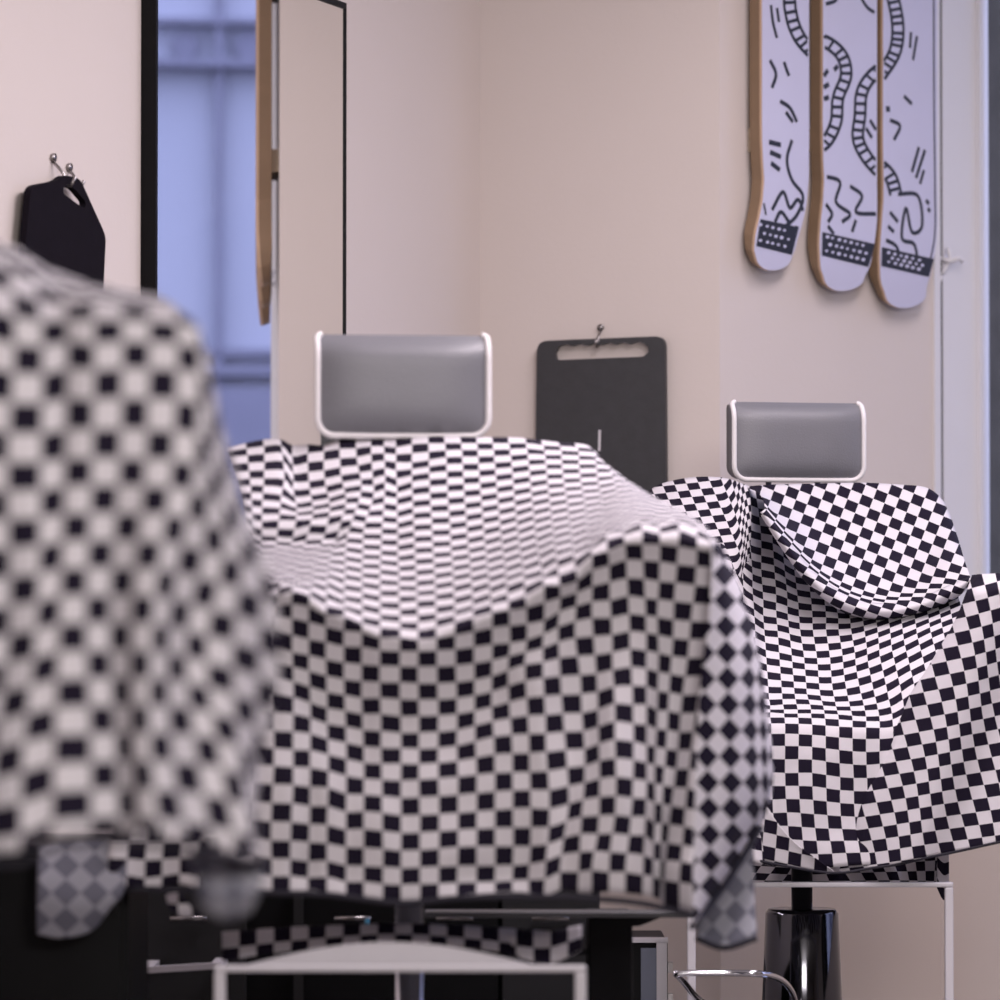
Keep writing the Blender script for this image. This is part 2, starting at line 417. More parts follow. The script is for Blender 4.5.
# ---------------------------------------------------------------- skateboard decks on the back right wall
def ribbon(bm, pts, wpx, P0, n, mi, fc_=None):
    """flat painted line of width wpx (pixels at the deck) lying on the plane"""
    W = [fc_(x, y, .0006) if fc_ else onplane(x, y, P0, n) for x, y in pts]
    hw = wpx / 2 * 9.0 / F
    L, R = [], []
    for i, p in enumerate(W):
        t = (W[min(i + 1, len(W) - 1)] - W[max(i - 1, 0)]).normalized(); s_ = n.cross(t) * hw
        L.append(bm.verts.new(p + s_)); R.append(bm.verts.new(p - s_))
    for i in range(len(W) - 1):
        bm.faces.new((L[i], L[i + 1], R[i + 1], R[i])).material_index = mi
def poly(bm, pts, fc_, up, mi):
    bm.faces.new([bm.verts.new(fc_(x, y, up)) for x, y in pts]).material_index = mi
def smoothline(pts, k=6):
    keyed = [(i, *p) for i, p in enumerate(pts)]
    return [tuple(crv(keyed, i / k)) for i in range((len(pts) - 1) * k + 1)]
def deck(lft, tipc, rgt, label, lines, blocks, dots):
    """lft / rgt: the lower left and right edge of the face, tipc: the rounded tail between them"""
    st = 0.052; th = 0.007
    P0 = P3(PB1) + nC * st
    xl, xr = lft[0][0], rgt[0][0]; cx = (xl + xr) / 2; hw = (xr - xl) / 2; tip = tipc[len(tipc) // 2][1]
    mid = len(tipc) // 2
    LE = lft + tipc[:mid + 1]; RE = rgt + tipc[mid:][::-1]
    kl = [(q[1], q[0]) for q in LE]; kr = [(q[1], q[0]) for q in RE]
    ys = [-300 + 12 * (1 - math.cos(k * math.pi / 16)) * 4 for k in range(9)] + list(range(-240, int(tip - 60), 20)) + [tip - 60 + k * 4 for k in range(12)] + [tip - 12, tip - 8, tip - 5, tip - 3, tip - 1.5, tip - .6, tip - .15]
    def bend(y): q = max(0, y - (tip - 75)) / 75; return .011 * q * q
    def face(x, y, up=0): return onplane(x, y, P0 - nC * (bend(y) - up), nC)
    rows = []
    for y in ys:
        if y < -50:
            q = max(0, min(1, (-y - 250) / 50)); wd = math.sqrt(max(0.003, 1 - q * q)); rows.append((cx - hw * wd, cx + hw * wd, y))
        else:
            e = max(0, y - (tip - 14)) / 14
            a, b_ = crv(kl, min(y, LE[-1][1]))[0], crv(kr, min(y, RE[-1][1]))[0]
            tx = LE[-1][0]
            if e > 0:
                y0 = tip - 14; a0, b0 = crv(kl, y0)[0], crv(kr, y0)[0]; wd = math.sqrt(max(0, 1 - e * e)); a, b_ = tx + (a0 - tx) * wd, tx + (b0 - tx) * wd
            rows.append((a, b_, y))
    root = thing('skateboard_deck', face(cx, 60), label, 'skateboard deck', 'painted skateboard decks on the back right wall')
    bm = BM(); NX = 4; G = []
    for a, b_, y in rows: G.append([bm.verts.new(face(a + (b_ - a) * k / NX, y)) for k in range(NX + 1)])
    for i in range(len(G) - 1):
        for k in range(NX): bm.faces.new((G[i][k], G[i][k + 1], G[i + 1][k + 1], G[i + 1][k])).material_index = 0
    rim = [r[0] for r in G] + G[-1][1:] + [r[-1] for r in G[::-1]][1:] + G[0][1:-1][::-1]
    W = [v.co.copy() for v in rim]; ctr = sum(W, Vector()) / len(W); tipz = min(p.z for p in W)
    bk = [bm.verts.new(p - nC * th) for p in W]
    b2 = [bm.verts.new(p - nC * (th + .028 - .013 * ss(tipz + .10, tipz, p.z)) + (ctr - p) * .012) for p in W]      # turned-up rim behind the face
    N = len(W)
    for i in range(N):
        j = (i + 1) % N; bm.faces.new((rim[j], rim[i], bk[i], bk[j])).material_index = 1
        bm.faces.new((bk[j], bk[i], b2[i], b2[j])).material_index = 2
    f = bm.faces.new(b2[::-1]); f.material_index = 2
    PF = P0 + nC * 0.0006
    def inside(p):
        x, y = p
        le = crv([(q[1], q[0]) for q in lft], y)[0] if y > lft[0][1] else xl
        re_ = crv([(q[1], q[0]) for q in rgt], y)[0] if y > rgt[0][1] else xr
        return le + .8 < x < re_ - .8 and y < tip - 4
    for wpx, ln in lines:
        seg = []
        for p in smoothline(ln) if len(ln) > 2 else [tuple(Vector(ln[0]).lerp(Vector(ln[1]), k / 8)) for k in range(9)]:
            if inside(p): seg.append(p)
            else:
                if len(seg) > 1: ribbon(bm, seg, wpx * 1.9, PF, nC, 3, face)
                seg = []
        if len(seg) > 1: ribbon(bm, seg, wpx * 1.9, PF, nC, 3, face)
    for bl in blocks:
        for k in range(6):
            for j in range(3):
                A_ = lambda p, q: tuple((Vector(bl[0]) * (1 - p) + Vector(bl[1]) * p) * (1 - q) + (Vector(bl[3]) * (1 - p) + Vector(bl[2]) * p) * q)
                poly(bm, [A_(k / 6, j / 3), A_((k + 1) / 6, j / 3), A_((k + 1) / 6, (j + 1) / 3), A_(k / 6, (j + 1) / 3)], face, .0009, 3)
    for (x, y, r) in dots:
        poly(bm, [(x + r * math.cos(a), y + r * .9 * math.sin(a)) for a in [k * math.pi / 4 for k in range(8)]], face, .0016, 0)
    o = obj('board', bm, [M['deck'], M['ply'], M['plydark'], M['ink']], root)
    # spacer blocks that hold the deck off the wall
    for zc in (150, -40, -200):
        a = onplane(xl + 4, zc, P0, nC); bmm = BM()
        c = Vector((dC.x, dC.y, 0))
        prism(bmm, [a - nC * (th + .0285), a - nC * (th + .0285) + c * .09, a - nC * (st - .001) + c * .09, a - nC * (st - .001)], Vector((0, 0, .05)))
        obj('spacer', bmm, M['bracket'], root)
    return root
def rope(ctr, half, n_t, w=2.0, skip=()):
    """plain double line with a few rungs"""
    c = smoothline(ctr, 8); L, R, T = [], [], []
    for i, p in enumerate(c):
        p = Vector(p); t = (Vector(c[min(i + 1, len(c) - 1)]) - Vector(c[max(i - 1, 0)])).normalized(); s_ = Vector((-t.y, t.x)) * half
        L.append(tuple(p + s_)); R.append(tuple(p - s_))
    res = [(w, L[::3] + [L[-1]]), (w, R[::3] + [R[-1]])]
    for k in range(n_t):
        i = int((k + .5) / n_t * (len(c) - 1)); res.append((w * .9, [L[i], R[i]]))
    return res
def dotband(x0, x1, yA, yB, dy, seed):
    """speckles between the two edges of a band that falls dy per pixel"""
    rnd = random.Random(seed); res = []
    n = int((x1 - x0) / 6)
    for r_ in range(3):
        for i in range(n):
            x = x0 + 3 + i * 6 + (r_ % 2) * 3 + rnd.uniform(-.6, .6); y = yA + 4 + r_ * ((yB - yA - 6) / 2.4) + (x - x0) * dy
            res.append((x, y, rnd.uniform(1.5, 2.1)))
    return res
SLP = 0.24
# first deck
L1 = [(1.4, [(762, -240), (762, 100), (763, 190), (766, 215)])]
L1 += rope([(800, -60), (790, -10), (792, 18), (800, 38), (812, 52)], 5.5, 10)
L1 += [(2.2, [(770, 60), (776, 74), (772, 88)]), (2.2, [(784, 62), (789, 76)]), (2.2, [(794, 236), (797, 226)])]
L1 += [(2, [(771, 5), (773, 22), (777, 38)]), (2, [(777, 8), (779, 22)]), (2.2, [(780, 101), (790, 108), (797, 122)]), (2.2, [(786, 112), (793, 122)]),
       (2.6, [(769, 142), (781, 145)]), (2.6, [(770, 152), (781, 157)]), (2.6, [(771, 163), (780, 170)]),
       (2.2, [(792, 140), (787, 160), (792, 180), (803, 196), (797, 215), (786, 226)]), (2.2, [(772, 210), (783, 192), (790, 208), (799, 200), (807, 226)]), (2.2, [(775, 222), (781, 212), (789, 222)])]
B1 = [[(760.5, 219), (799, 227), (792, 255), (756.5, 246)]]
D1 = dotband(758, 790, 220, 245, SLP, 1)
deck([(762, -50), (762, 60), (762.5, 150), (764, 190), (760, 215), (755, 240), (756, 256)], [(764, 266), (772, 270.5), (783, 267)], [(809, -50), (809, 60), (809, 150), (808, 190), (805, 212), (798, 238), (792, 256)], 'leftmost of three white skateboard decks with black line drawing', L1, B1, D1)
L2 = rope([(800, 34), (826, 42), (842, 56), (846, 76), (838, 98), (836, 122), (826, 142), (810, 152)], 5.2, 18)
L2 += rope([(896, 60), (874, 74), (862, 92), (860, 116), (858, 138), (866, 156), (880, 172), (896, 184)], 5.2, 18)
L2 += [(2.6, [(824, 76), (828, 70)]), (2.6, [(834, 70), (838, 66)]), (2.6, [(823, 88), (829, 84)]), (2.6, [(824, 99), (829, 97)]), (2.2, [(866, 128), (872, 138)]), (2.2, [(870, 120), (876, 130)]),
       (2.2, [(824, 176), (840, 182), (836, 202), (850, 214), (842, 222)]), (2.2, [(850, 186), (862, 196), (856, 212), (876, 214)]), (2.2, [(828, 226), (834, 234)]), (2.2, [(856, 220), (852, 232)]),
       (2.2, [(826, 204), (832, 214), (828, 222)]), (2, [(826, 4), (836, 0), (840, -12)]), (2, [(860, -4), (868, 8), (878, 14)])]
B2 = [[(822.5, 232), (875, 244), (868.5, 267), (822, 255.5)]]
D2 = dotband(824, 866, 232, 255, SLP, 2)
deck([(823, -50), (823, 60), (823, 150), (824, 190), (821, 220), (820, 255), (823, 275)], [(831, 286), (841, 291), (854, 287)], [(877, -50), (877, 60), (877, 150), (877, 190), (877, 220), (873, 250), (866, 274)], 'middle one of three white skateboard decks, with two winding ladder lines', L2, B2, D2)
L3 = [(1.2, [(934, -240), (934, 60), (935, 180), (935, 232), (930, 262)])]
L3 += rope([(884, -30), (894, 2), (898, 30), (894, 54), (880, 76)], 5.5, 14)
L3 += rope([(876, 162), (890, 176), (896, 194)], 5.5, 5)
L3 += [(2.2, [(890, 120), (900, 126), (894, 140)]), (2.2, [(904, 96), (912, 104)]), (2.2, [(890, 212), (898, 222)]), (2.2, [(888, 226), (894, 232)])]
L3 += [(2, [(911, 32), (910, 48)]), (2, [(917, 36), (913, 60)]), (3, [(886, 109), (890, 109)]), (2.2, [(919, 147), (912, 172)]), (2.2, [(925, 150), (916, 178)]), (2, [(924, 170), (920, 184)]),
       (2.2, [(898, 194), (918, 196), (922, 226), (912, 232), (906, 208), (902, 238), (914, 244), (918, 262)]), (2.4, [(926, 200), (929, 204)]), (2.4, [(928, 208), (930, 212)]), (2.2, [(886, 240), (896, 246), (900, 258)])]
B3 = [[(882, 247), (934, 259), (929, 277), (881.5, 266)]]
D3 = dotband(886, 926, 248, 265, SLP, 3)
deck([(883, -50), (883, 60), (883, 150), (883.5, 200), (881, 235), (880, 265), (883, 288)], [(891, 301), (903, 308), (917, 303)], [(937, -50), (937, 60), (937, 150), (937, 200), (937, 235), (933, 262), (927, 285)], 'rightmost of three white skateboard decks, nearest to the window', L3, B3, D3)

# ---------------------------------------------------------------- cloth sheets
class Sheet:
    def __init__(s): s.bm = BM(); s.uv = s.bm.loops.layers.uv.new('UVMap')
    def grid(s, fn, nu, nv, mi=0):
        """fn(i, j) -> (world point, (U, V)) or None"""
        V = {}
        for i in range(nu + 1):
            for j in range(nv + 1):
                r = fn(i, j)
                if r is not None: V[i, j] = (s.bm.verts.new(r[0]), r[1])
        for i in range(nu):
            for j in range(nv):
                q = [(i, j), (i + 1, j), (i + 1, j + 1), (i, j + 1)]
                if all(k in V for k in q):
                    f = s.bm.faces.new([V[k][0] for k in q]); f.material_index = mi; f.smooth = True
                    for l, k in zip(f.loops, q): l[s.uv].uv = V[k][1]
        return V
    def lattice(s, cols, u0, u1, v0, v1, depth, sub=3, mi=0, relief=0.0, rv0=None, par=0, keep=None):
        """cols: {u: [(v, px, py)...]} - lines of the weave; depth(u, v)"""
        us = sorted(cols)
        nu, nv = int(round((u1 - u0) * sub)), int(round((v1 - v0) * sub))
        P = {}
        for j in range(nv + 1):
            v = v0 + j / sub
            key = [(u, *crv(cols[u], v)) for u in us]
            for i in range(nu + 1):
                u = u0 + i / sub; P[i, j] = crv(key, u)
        rel = {}
        for i in range(nu + 1):
            js = 0 if rv0 is None else max(0, int(round((rv0 - v0) * sub)))
            n = nv - js; tot = P[i, nv][1] - P[i, js][1]; mean = tot / max(1, n); acc = 0
            for j in range(nv + 1):
                if j > js and relief:
                    acc += (mean - (P[i, j][1] - P[i, j - 1][1])) / max(mean, .5) * relief / sub
                rel[i, j] = acc
        def fn(i, j):
            x, y = P[i, j]; u, v = u0 + i / sub, v0 + j / sub
            if keep and not keep(x, y, u, v): return None
            return at(x, y, depth(u, v) - rel[i, j]), (u + par, v)
        return s.grid(fn, nu, nv, mi), P
    def morph(s, curves, depths, uvf, nu=40, nv=20, mi=0, dfn=None):
        """curves: list of pixel polylines (same point count), swept one into the next"""
        sm = []
        for c in curves:
            keyed = [(i / (len(c) - 1), *p) for i, p in enumerate(c)]; sm.append([crv(keyed, i / nu) for i in range(nu + 1)])
        def fn(i, j):
            t = j / nv
            key = [(k / (len(sm) - 1), *sm[k][i]) for k in range(len(sm))]
            x, y = crv(key, t)
            Y = crv([(k / (len(depths) - 1), d) for k, d in enumerate(depths)], t)[0]
            if dfn: Y += dfn(x, y, i / nu, t)
            return at(x, y, Y), uvf(x, y, i / nu, t)
        return s.grid(fn, nu, nv, mi)
    def build(s, label, group, name='barber_cape'):
        o = obj(name, s.bm, [M['check'], M['check_back']], None, solid=0.0012)
        tag(o, label, 'cape', group); return o
def affine(cx, cy, c, r):
    """cell coordinates of a pixel: dark cell centred on (cx, cy), column vector c, row vector r"""
    det = c[0] * r[1] - c[1] * r[0]
    def f(x, y):
        dx, dy = x - cx, y - cy
        return ((dx * r[1] - dy * r[0]) / det + 1.5, (c[0] * dy - c[1] * dx) / det + .5)
    return f
def hemline(parent, pts, r=0.004):
    bm = BM(); k = smoothline(pts, 4); tube(bm, [at(*p) for p in k], r, 6); return obj('hem', bm, M['hem'], parent, smooth=True)

# ======================= second chair's cape (middle of the picture)
def low(u, lst):     # helper: lists of (v, x, y)
    return lst
c2 = {
 -11: [(-2, 227, 446), (0, 229, 452), (4, 238, 480), (8, 245, 506), (12, 248, 528), (16, 250, 548), (20, 250, 560), (24, 249, 573), (28, 246, 590), (31, 240, 612), (35, 222, 672), (37, 214, 708), (41, 208, 782), (45, 204, 858), (47, 204, 892)],
 -9: [(-2, 262, 434), (0, 264, 447), (4, 264, 479), (8, 262, 508), (10, 262, 522), (12, 262, 536), (16, 262, 552), (20, 260, 563), (24, 259, 574), (28, 256, 591), (31, 252, 612), (35, 243, 673), (37, 242, 708), (39, 240, 745), (41, 238, 782), (45, 236, 856), (47, 235, 890)],
 -8: [(-2, 279, 434), (0, 281, 446), (2, 283, 462), (4, 284, 480), (6, 281, 496), (8, 280, 509), (10, 279, 521), (12, 277, 537), (14, 276, 546), (16, 275, 552), (20, 274, 563), (24, 272, 574), (28, 270, 590), (31, 267, 612), (35, 262, 674), (37, 259, 710), (39, 257, 747), (41, 256, 783), (43, 254, 820), (45, 253, 855), (47, 252, 890)],
 -7: [(-2, 292, 434), (0, 292, 457), (2, 293, 474), (4, 293, 490), (6, 296, 504), (8, 297, 513), (10, 296, 521), (12, 293, 538), (14, 291, 547), (16, 289, 552), (20, 286, 563), (24, 284, 575), (27, 281, 583), (29, 279, 596), (31, 277, 616), (34, 275, 662), (36, 275, 694), (38, 274, 731), (40, 274, 766), (42, 272, 803), (44, 271, 840), (46, 272, 876), (47, 272, 892)],
 -6: [(-1, 308, 445), (1, 308, 463), (3, 309, 482), (5, 311, 496), (7, 313, 507), (9, 313, 515), (11, 310, 526), (13, 306, 541), (15, 303, 549), (17, 301, 555), (20, 298, 563), (24, 295, 576), (27, 294, 584), (29, 292, 592), (31, 292, 618), (33, 292, 652), (35, 293, 682), (37, 293, 714), (39, 293, 750), (41, 293, 785), (43, 291, 822), (45, 290, 859), (47, 290, 893)],
 -5: [(-2, 323, 441), (0, 324, 452), (2, 324, 471), (4, 326, 487), (6, 329, 499), (8, 330, 508), (10, 329, 518), (12, 325, 534), (14, 321, 545), (16, 319, 551), (20, 315, 563), (24, 312, 576), (27, 311, 587), (30, 309, 606), (32, 309, 639), (34, 309, 671), (36, 310, 703), (38, 310, 734), (40, 310, 768), (42, 310, 806), (44, 309, 842), (46, 308, 878), (47, 308, 890)],
 -4: [(-1, 339, 440), (1, 340, 459), (3, 341, 476), (5, 344, 489), (7, 346, 499), (9, 345, 510), (11, 341, 522), (13, 337, 539), (16, 332, 550), (20, 329, 564), (24, 327, 578), (28, 326, 599), (29, 326, 606), (31, 326, 626), (33, 326, 659), (35, 327, 692), (37, 327, 724), (39, 328, 755), (41, 328, 788), (43, 327, 825), (45, 327, 861), (47, 327, 893)],
 -3: [(-1, 356, 440), (0, 356, 449), (2, 358, 466), (4, 361, 480), (6, 361, 492), (8, 358, 504), (10, 354, 515), (12, 350, 527), (14, 347, 539), (16, 346, 548), (18, 345, 557), (20, 345, 566), (22, 345, 575), (24, 344, 585), (26, 344, 596), (28, 344, 606), (30, 344, 617), (32, 344, 646), (34, 344, 679), (36, 345, 711), (38, 346, 743), (40, 346, 776), (42, 346, 812), (44, 346, 847), (46, 346, 882), (47, 346, 895)],
 -2: [(-1, 371, 440), (0, 371, 447), (4, 373, 479), (6, 374, 493), (8, 371, 506), (10, 367, 517), (12, 364, 529), (16, 363, 550), (20, 362, 569), (24, 362, 588), (28, 362, 611), (30, 362, 624), (31, 362, 632), (33, 362, 664), (35, 362, 698), (37, 363, 730), (39, 364, 763), (41, 364, 795), (43, 364, 829), (45, 364, 866), (47, 364, 897)],
 -1: [(-1, 384, 440), (0, 384, 447), (4, 385, 476), (8, 384, 504), (12, 382, 529), (16, 381, 551), (20, 380, 570), (24, 380, 591), (28, 380, 615), (30, 380, 628), (32, 380, 650), (34, 380, 682), (36, 381, 714), (38, 381, 748), (40, 382, 780), (42, 382, 813), (44, 383, 849), (46, 383, 884), (47, 383, 900)],
 0: [(-1, 396, 440), (0, 396, 448), (1, 396, 455), (3, 396, 471), (5, 397, 487), (7, 397, 499), (9, 397, 512), (13, 398, 535), (17, 398, 557), (21, 399, 577), (25, 399, 597), (27, 400, 610), (29, 400, 623), (31, 400, 638), (33, 400, 666), (35, 400, 699), (37, 401, 733), (39, 401, 764), (41, 401, 798), (43, 401, 833), (45, 401, 868), (47, 401, 901)],
 1: [(-1, 412, 438), (0, 412, 445), (2, 412, 463), (4, 412, 476), (8, 413, 502), (12, 414, 526), (16, 415, 549), (20, 416, 571), (24, 417, 592), (26, 417, 602), (28, 418, 616), (30, 418, 631), (32, 418, 651), (34, 418, 683), (36, 419, 716), (38, 419, 749), (40, 419, 780), (42, 420, 815), (44, 420, 850), (46, 420, 884), (47, 420, 900)],
 3: [(-1, 444, 437), (0, 445, 444), (4, 447, 472), (8, 448, 499), (12, 450, 524), (16, 451, 547), (20, 453, 567), (24, 454, 587), (28, 455, 611), (30, 455, 623), (32, 455, 649), (34, 456, 682), (36, 457, 714), (38, 457, 746), (40, 458, 777), (42, 458, 813), (44, 458, 847), (46, 457, 883), (47, 457, 896)],
 5: [(-1, 476, 438), (0, 477, 444), (4, 479, 471), (8, 481, 496), (12, 483, 519), (16, 485, 541), (20, 487, 560), (24, 489, 578), (28, 491, 600), (30, 492, 613), (32, 492, 644), (34, 492, 676), (36, 492, 707), (38, 494, 737), (40, 495, 773), (42, 495, 810), (44, 495, 846), (46, 495, 882), (47, 495, 893)],
 7: [(-1, 508, 438), (0, 509, 444), (4, 512, 468), (8, 514, 491), (12, 516, 512), (16, 518, 531), (20, 520, 549), (24, 523, 567), (28, 525, 588), (30, 526, 607), (32, 527, 640), (34, 525, 665), (36, 527, 698), (38, 529, 734), (40, 530, 772), (42, 531, 808), (44, 531, 846), (46, 529, 880), (47, 529, 893)],
 8: [(-1, 525, 439), (0, 526, 444), (4, 529, 466), (8, 531, 488), (12, 533, 507), (16, 535, 525), (20, 537, 543), (24, 540, 560), (27, 543, 576), (29, 544, 586), (31, 544, 620), (33, 543, 648), (35, 543, 678), (37, 545, 715), (39, 546, 752), (41, 549, 790), (43, 549, 827), (45, 546, 861), (47, 544, 897)],
 9: [(-1, 541, 441), (0, 543, 446), (4, 546, 465), (8, 548, 485), (12, 550, 503), (16, 552, 520), (20, 554, 536), (24, 556, 552), (27, 558, 568), (28, 559, 576), (30, 560, 597), (32, 558, 627), (34, 559, 658), (36, 561, 695), (38, 564, 732), (40, 567, 768), (42, 569, 804), (44, 564, 838), (46, 560, 872), (47, 560, 890)],
 10: [(-1, 558, 443), (0, 560, 447), (4, 562, 465), (8, 564, 484), (12, 567, 500), (16, 569, 516), (20, 571, 531), (24, 573, 547), (27, 575, 561), (29, 577, 580), (31, 576, 606), (33, 575, 638), (35, 580, 675), (37, 582, 713), (39, 585, 749), (41, 585, 783), (43, 582, 817), (45, 580, 852), (47, 578, 892)],
 11: [(-1, 574, 444), (0, 577, 448), (4, 579, 465), (8, 581, 483), (12, 584, 498), (16, 586, 512), (20, 588, 525), (24, 590, 539), (26, 591, 547), (28, 592, 556), (30, 592, 586), (32, 592, 618), (34, 595, 655), (36, 598, 692), (38, 599, 727), (40, 600, 761), (42, 600, 797), (44, 598, 834), (46, 592, 870), (47, 592, 893)],
 12: [(-1, 587, 446), (0, 592, 450), (4, 596, 465), (8, 598, 482), (12, 601, 496), (16, 602, 508), (20, 603, 520), (24, 605, 531), (27, 607, 541), (29, 609, 565), (31, 610, 600), (33, 612, 635), (35, 613, 670), (37, 615, 704), (39, 615, 740), (41, 616, 777), (43, 615, 815), (45, 610, 852), (47, 609, 892)],
 13: [(-1, 594, 452), (0, 598, 457), (4, 608, 467), (8, 614, 480), (12, 617, 492), (16, 619, 503), (20, 620, 514), (24, 622, 525), (26, 623, 532), (28, 625, 544), (30, 627, 578), (32, 629, 614), (34, 630, 649), (36, 632, 686), (38, 633, 724), (40, 633, 760), (42, 632, 798), (44, 629, 835), (46, 625, 872), (47, 625, 893)],
 14: [(-1, 596, 458), (0, 600, 462), (4, 616, 472), (8, 626, 482), (12, 631, 491), (16, 634, 501), (20, 637, 511), (24, 640, 521), (27, 642, 531), (29, 643, 560), (31, 645, 598), (33, 646, 633), (35, 646, 669), (37, 646, 705), (39, 646, 745), (41, 646, 781), (43, 645, 817), (45, 643, 855), (47, 642, 895)],
 15: [(-1, 598, 463), (0, 602, 468), (4, 620, 478), (8, 634, 485), (12, 643, 493), (16, 649, 502), (20, 653, 511), (24, 657, 520), (26, 659, 528), (28, 660, 544), (30, 659, 581), (32, 657, 617), (34, 658, 653), (36, 657, 691), (38, 656, 729), (40, 654, 765), (42, 654, 803), (44, 653, 843), (46, 652, 876), (47, 652, 897)],
 16: [(-1, 600, 470), (0, 604, 474), (4, 624, 484), (8, 640, 490), (12, 653, 497), (16, 662, 504), (20, 669, 512), (24, 675, 520), (27, 679, 531), (29, 677, 564), (31, 674, 601), (33, 673, 638), (35, 670, 674), (37, 668, 711), (39, 666, 749), (41, 663, 785), (43, 662, 823), (45, 661, 861), (47, 660, 900)],
 17: [(-1, 600, 480), (0, 604, 484), (4, 626, 492), (8, 645, 497), (12, 661, 502), (16, 674, 508), (20, 685, 514), (24, 692, 523), (26, 696, 530), (28, 697, 549), (30, 695, 585), (32, 691, 621), (34, 688, 658), (36, 683, 695), (38, 680, 732), (40, 677, 769), (42, 672, 806), (44, 668, 843), (46, 665, 880), (47, 665, 905)],
 18: [(-1, 600, 494), (0, 604, 498), (4, 628, 502), (8, 648, 506), (12, 666, 510), (16, 682, 514), (20, 695, 520), (24, 706, 529), (26, 711, 538), (28, 713, 552), (30, 712, 587), (32, 708, 622), (34, 704, 658), (36, 699, 695), (38, 694, 732), (40, 690, 769), (42, 686, 808), (44, 683, 845), (46, 680, 882), (47, 680, 910)],
 19: [(-1, 600, 510), (0, 604, 514), (4, 628, 516), (8, 650, 517), (12, 668, 519), (16, 685, 522), (20, 700, 527), (24, 711, 536), (26, 715, 546), (28, 716, 560), (30, 714, 590), (32, 711, 624), (34, 707, 660), (36, 702, 697), (38, 699, 734), (40, 697, 771), (42, 695, 810), (44, 694, 847), (46, 693, 884), (47, 693, 914)],
}
def d2(u, v):
    ve = crv([(-11, 29.5), (-6, 29.2), (-3, 30.2), (0, 31), (4, 30.5), (8, 29.2), (12, 28), (19, 27.6)], u)[0]   # row of the front edge
    w_ = v - ve
    Y = 6.20 - 0.70 * (max(-1, v) / ve) if w_ < 0 else 5.50 + 0.055 * (1 - math.exp(-w_ / 2.6)) - 0.065 * ss(4, 15, w_)
    # side of the chair falls away to the back at the upper right
    side = ss(12, 19, u) * (1 - ss(14, 28, v)); Y += 0.10 * side
    # vertical pleats at the lower right
    k = ss(29, 40, v)
    Y += k * 0.035 * math.exp(-((u - 16.2) / 1.6) ** 2) - k * 0.015 * math.exp(-((u - 12.5) / 1.5) ** 2)
    # swag under the headrest
    if u < 1 and v < 20:
        q = ss(1, -3, u) if False else max(0, min(1, (1 - u) / 4)); Y += -0.03 * q * math.exp(-((v - 9.5) / 3) ** 2) + 0.035 * q * math.exp(-((v - 14) / 2.5) ** 2)
    return Y
s2 = Sheet()
_, P2 = s2.lattice(c2, -11, 19, -1, 47, d2, 3, 0, relief=0.055, rv0=31)
# continuation to the left, hidden higher up by the nearest cape
cL = {u: [(30, 262 + (u + 7) * 3.0, 600), (36, 268 + (u + 7) * 9.5, 694), (40, 272 + (u + 7) * 14, 768), (44, 271 + (u + 7) * 17.8, 842), (46.6, 270 + (u + 7) * 18, 886 + 3 * math.sin(u * 1.7))] for u in range(-16, -8)}
s2.lattice(cL, -16, -9.2, 30, 46.6, lambda u, v: 5.53 + 0.02 * math.sin(u * 1.3), 3)
# side flap with the weave turned by forty-five degrees
def flapuv(x, y, s_, t):
    p_ = (x - 729.5 - (y - 730) * .035) / 23.5; q = (y - 730.5) / 26.0
    # the pattern narrows towards the outer edge, where the cloth turns away
    k = max(0, x - 745 - (y - 730) * .04); p_ += k * k * 0.0016
    return (p_ + q + 1.5, p_ - q + .5)
left_e = [(711, 537), (712, 575), (708, 625), (701, 680), (698, 730), (696, 780), (694, 850), (694, 925)]
mid_e = [(716, 540), (727, 582), (735, 635), (740, 690), (740, 745), (738, 795), (728, 845), (705, 908)]
right_e = [(722, 546), (741, 590), (756, 640), (766, 700), (772, 752), (772, 790), (760, 826), (720, 888)]
s2.morph([left_e, mid_e, right_e], [5.49, 5.56, 5.74], flapuv, 48, 14)
# reverse side of the hanging corner
s2.morph([[(697, 905), (725, 870), (752, 815)], [(697, 925), (728, 905), (754, 880)], [(696, 938), (724, 948), (757, 938)]], [5.72, 5.74, 5.70],
         lambda x, y, s_, t: flapuv(x, y, 0, 0), 16, 14, mi=1)
# far hem hanging behind the seat, seen in the shade
s2.morph([[(222, 932), (300, 927), (400, 924), (500, 928), (582, 934)], [(222, 961), (300, 950), (400, 942), (500, 952), (540, 965), ][:5]], [5.86, 5.84],
         lambda x, y, s_, t: ((x - 222) / 17.3, 30 + t * 1.7), 40, 4)
s2.morph([[(505, 934), (545, 932), (582, 925)], [(520, 958), (550, 964), (582, 950)]], [5.82, 5.8], lambda x, y, s_, t: ((x - 222) / 17.3, 30 + t * 2), 12, 6)
# small curled corner at the lower left
s2.morph([[(166, 896), (176, 893), (186, 897)], [(170, 908), (180, 903), (190, 906)], [(176, 914), (188, 918), (202, 914)]], [5.62, 5.58, 5.6], lambda x, y, s_, t: ((x - 150) / 14, (y - 880) / 12), 8, 8)
cape2 = s2.build('checkered cape on the middle chair, sagging in front of the grey headrest', 'checkered capes draped over the barber chairs')
hemline(cape2, [(118, 888, 5.53), (180, 890, 5.53), (236, 892, 5.52), (272, 893, 5.47), (330, 895, 5.47), (400, 903, 5.47), (460, 898, 5.47), (530, 897, 5.47), (580, 898, 5.47), (640, 903, 5.48), (692, 915, 5.48)], 0.0045)
hemline(cape2, [(692, 927, 5.50), (722, 889, 5.62), (761, 828, 5.73)], 0.005)
hemline(cape2, [(696, 938, 5.70), (724, 948, 5.70), (757, 938, 5.70)], 0.0045)

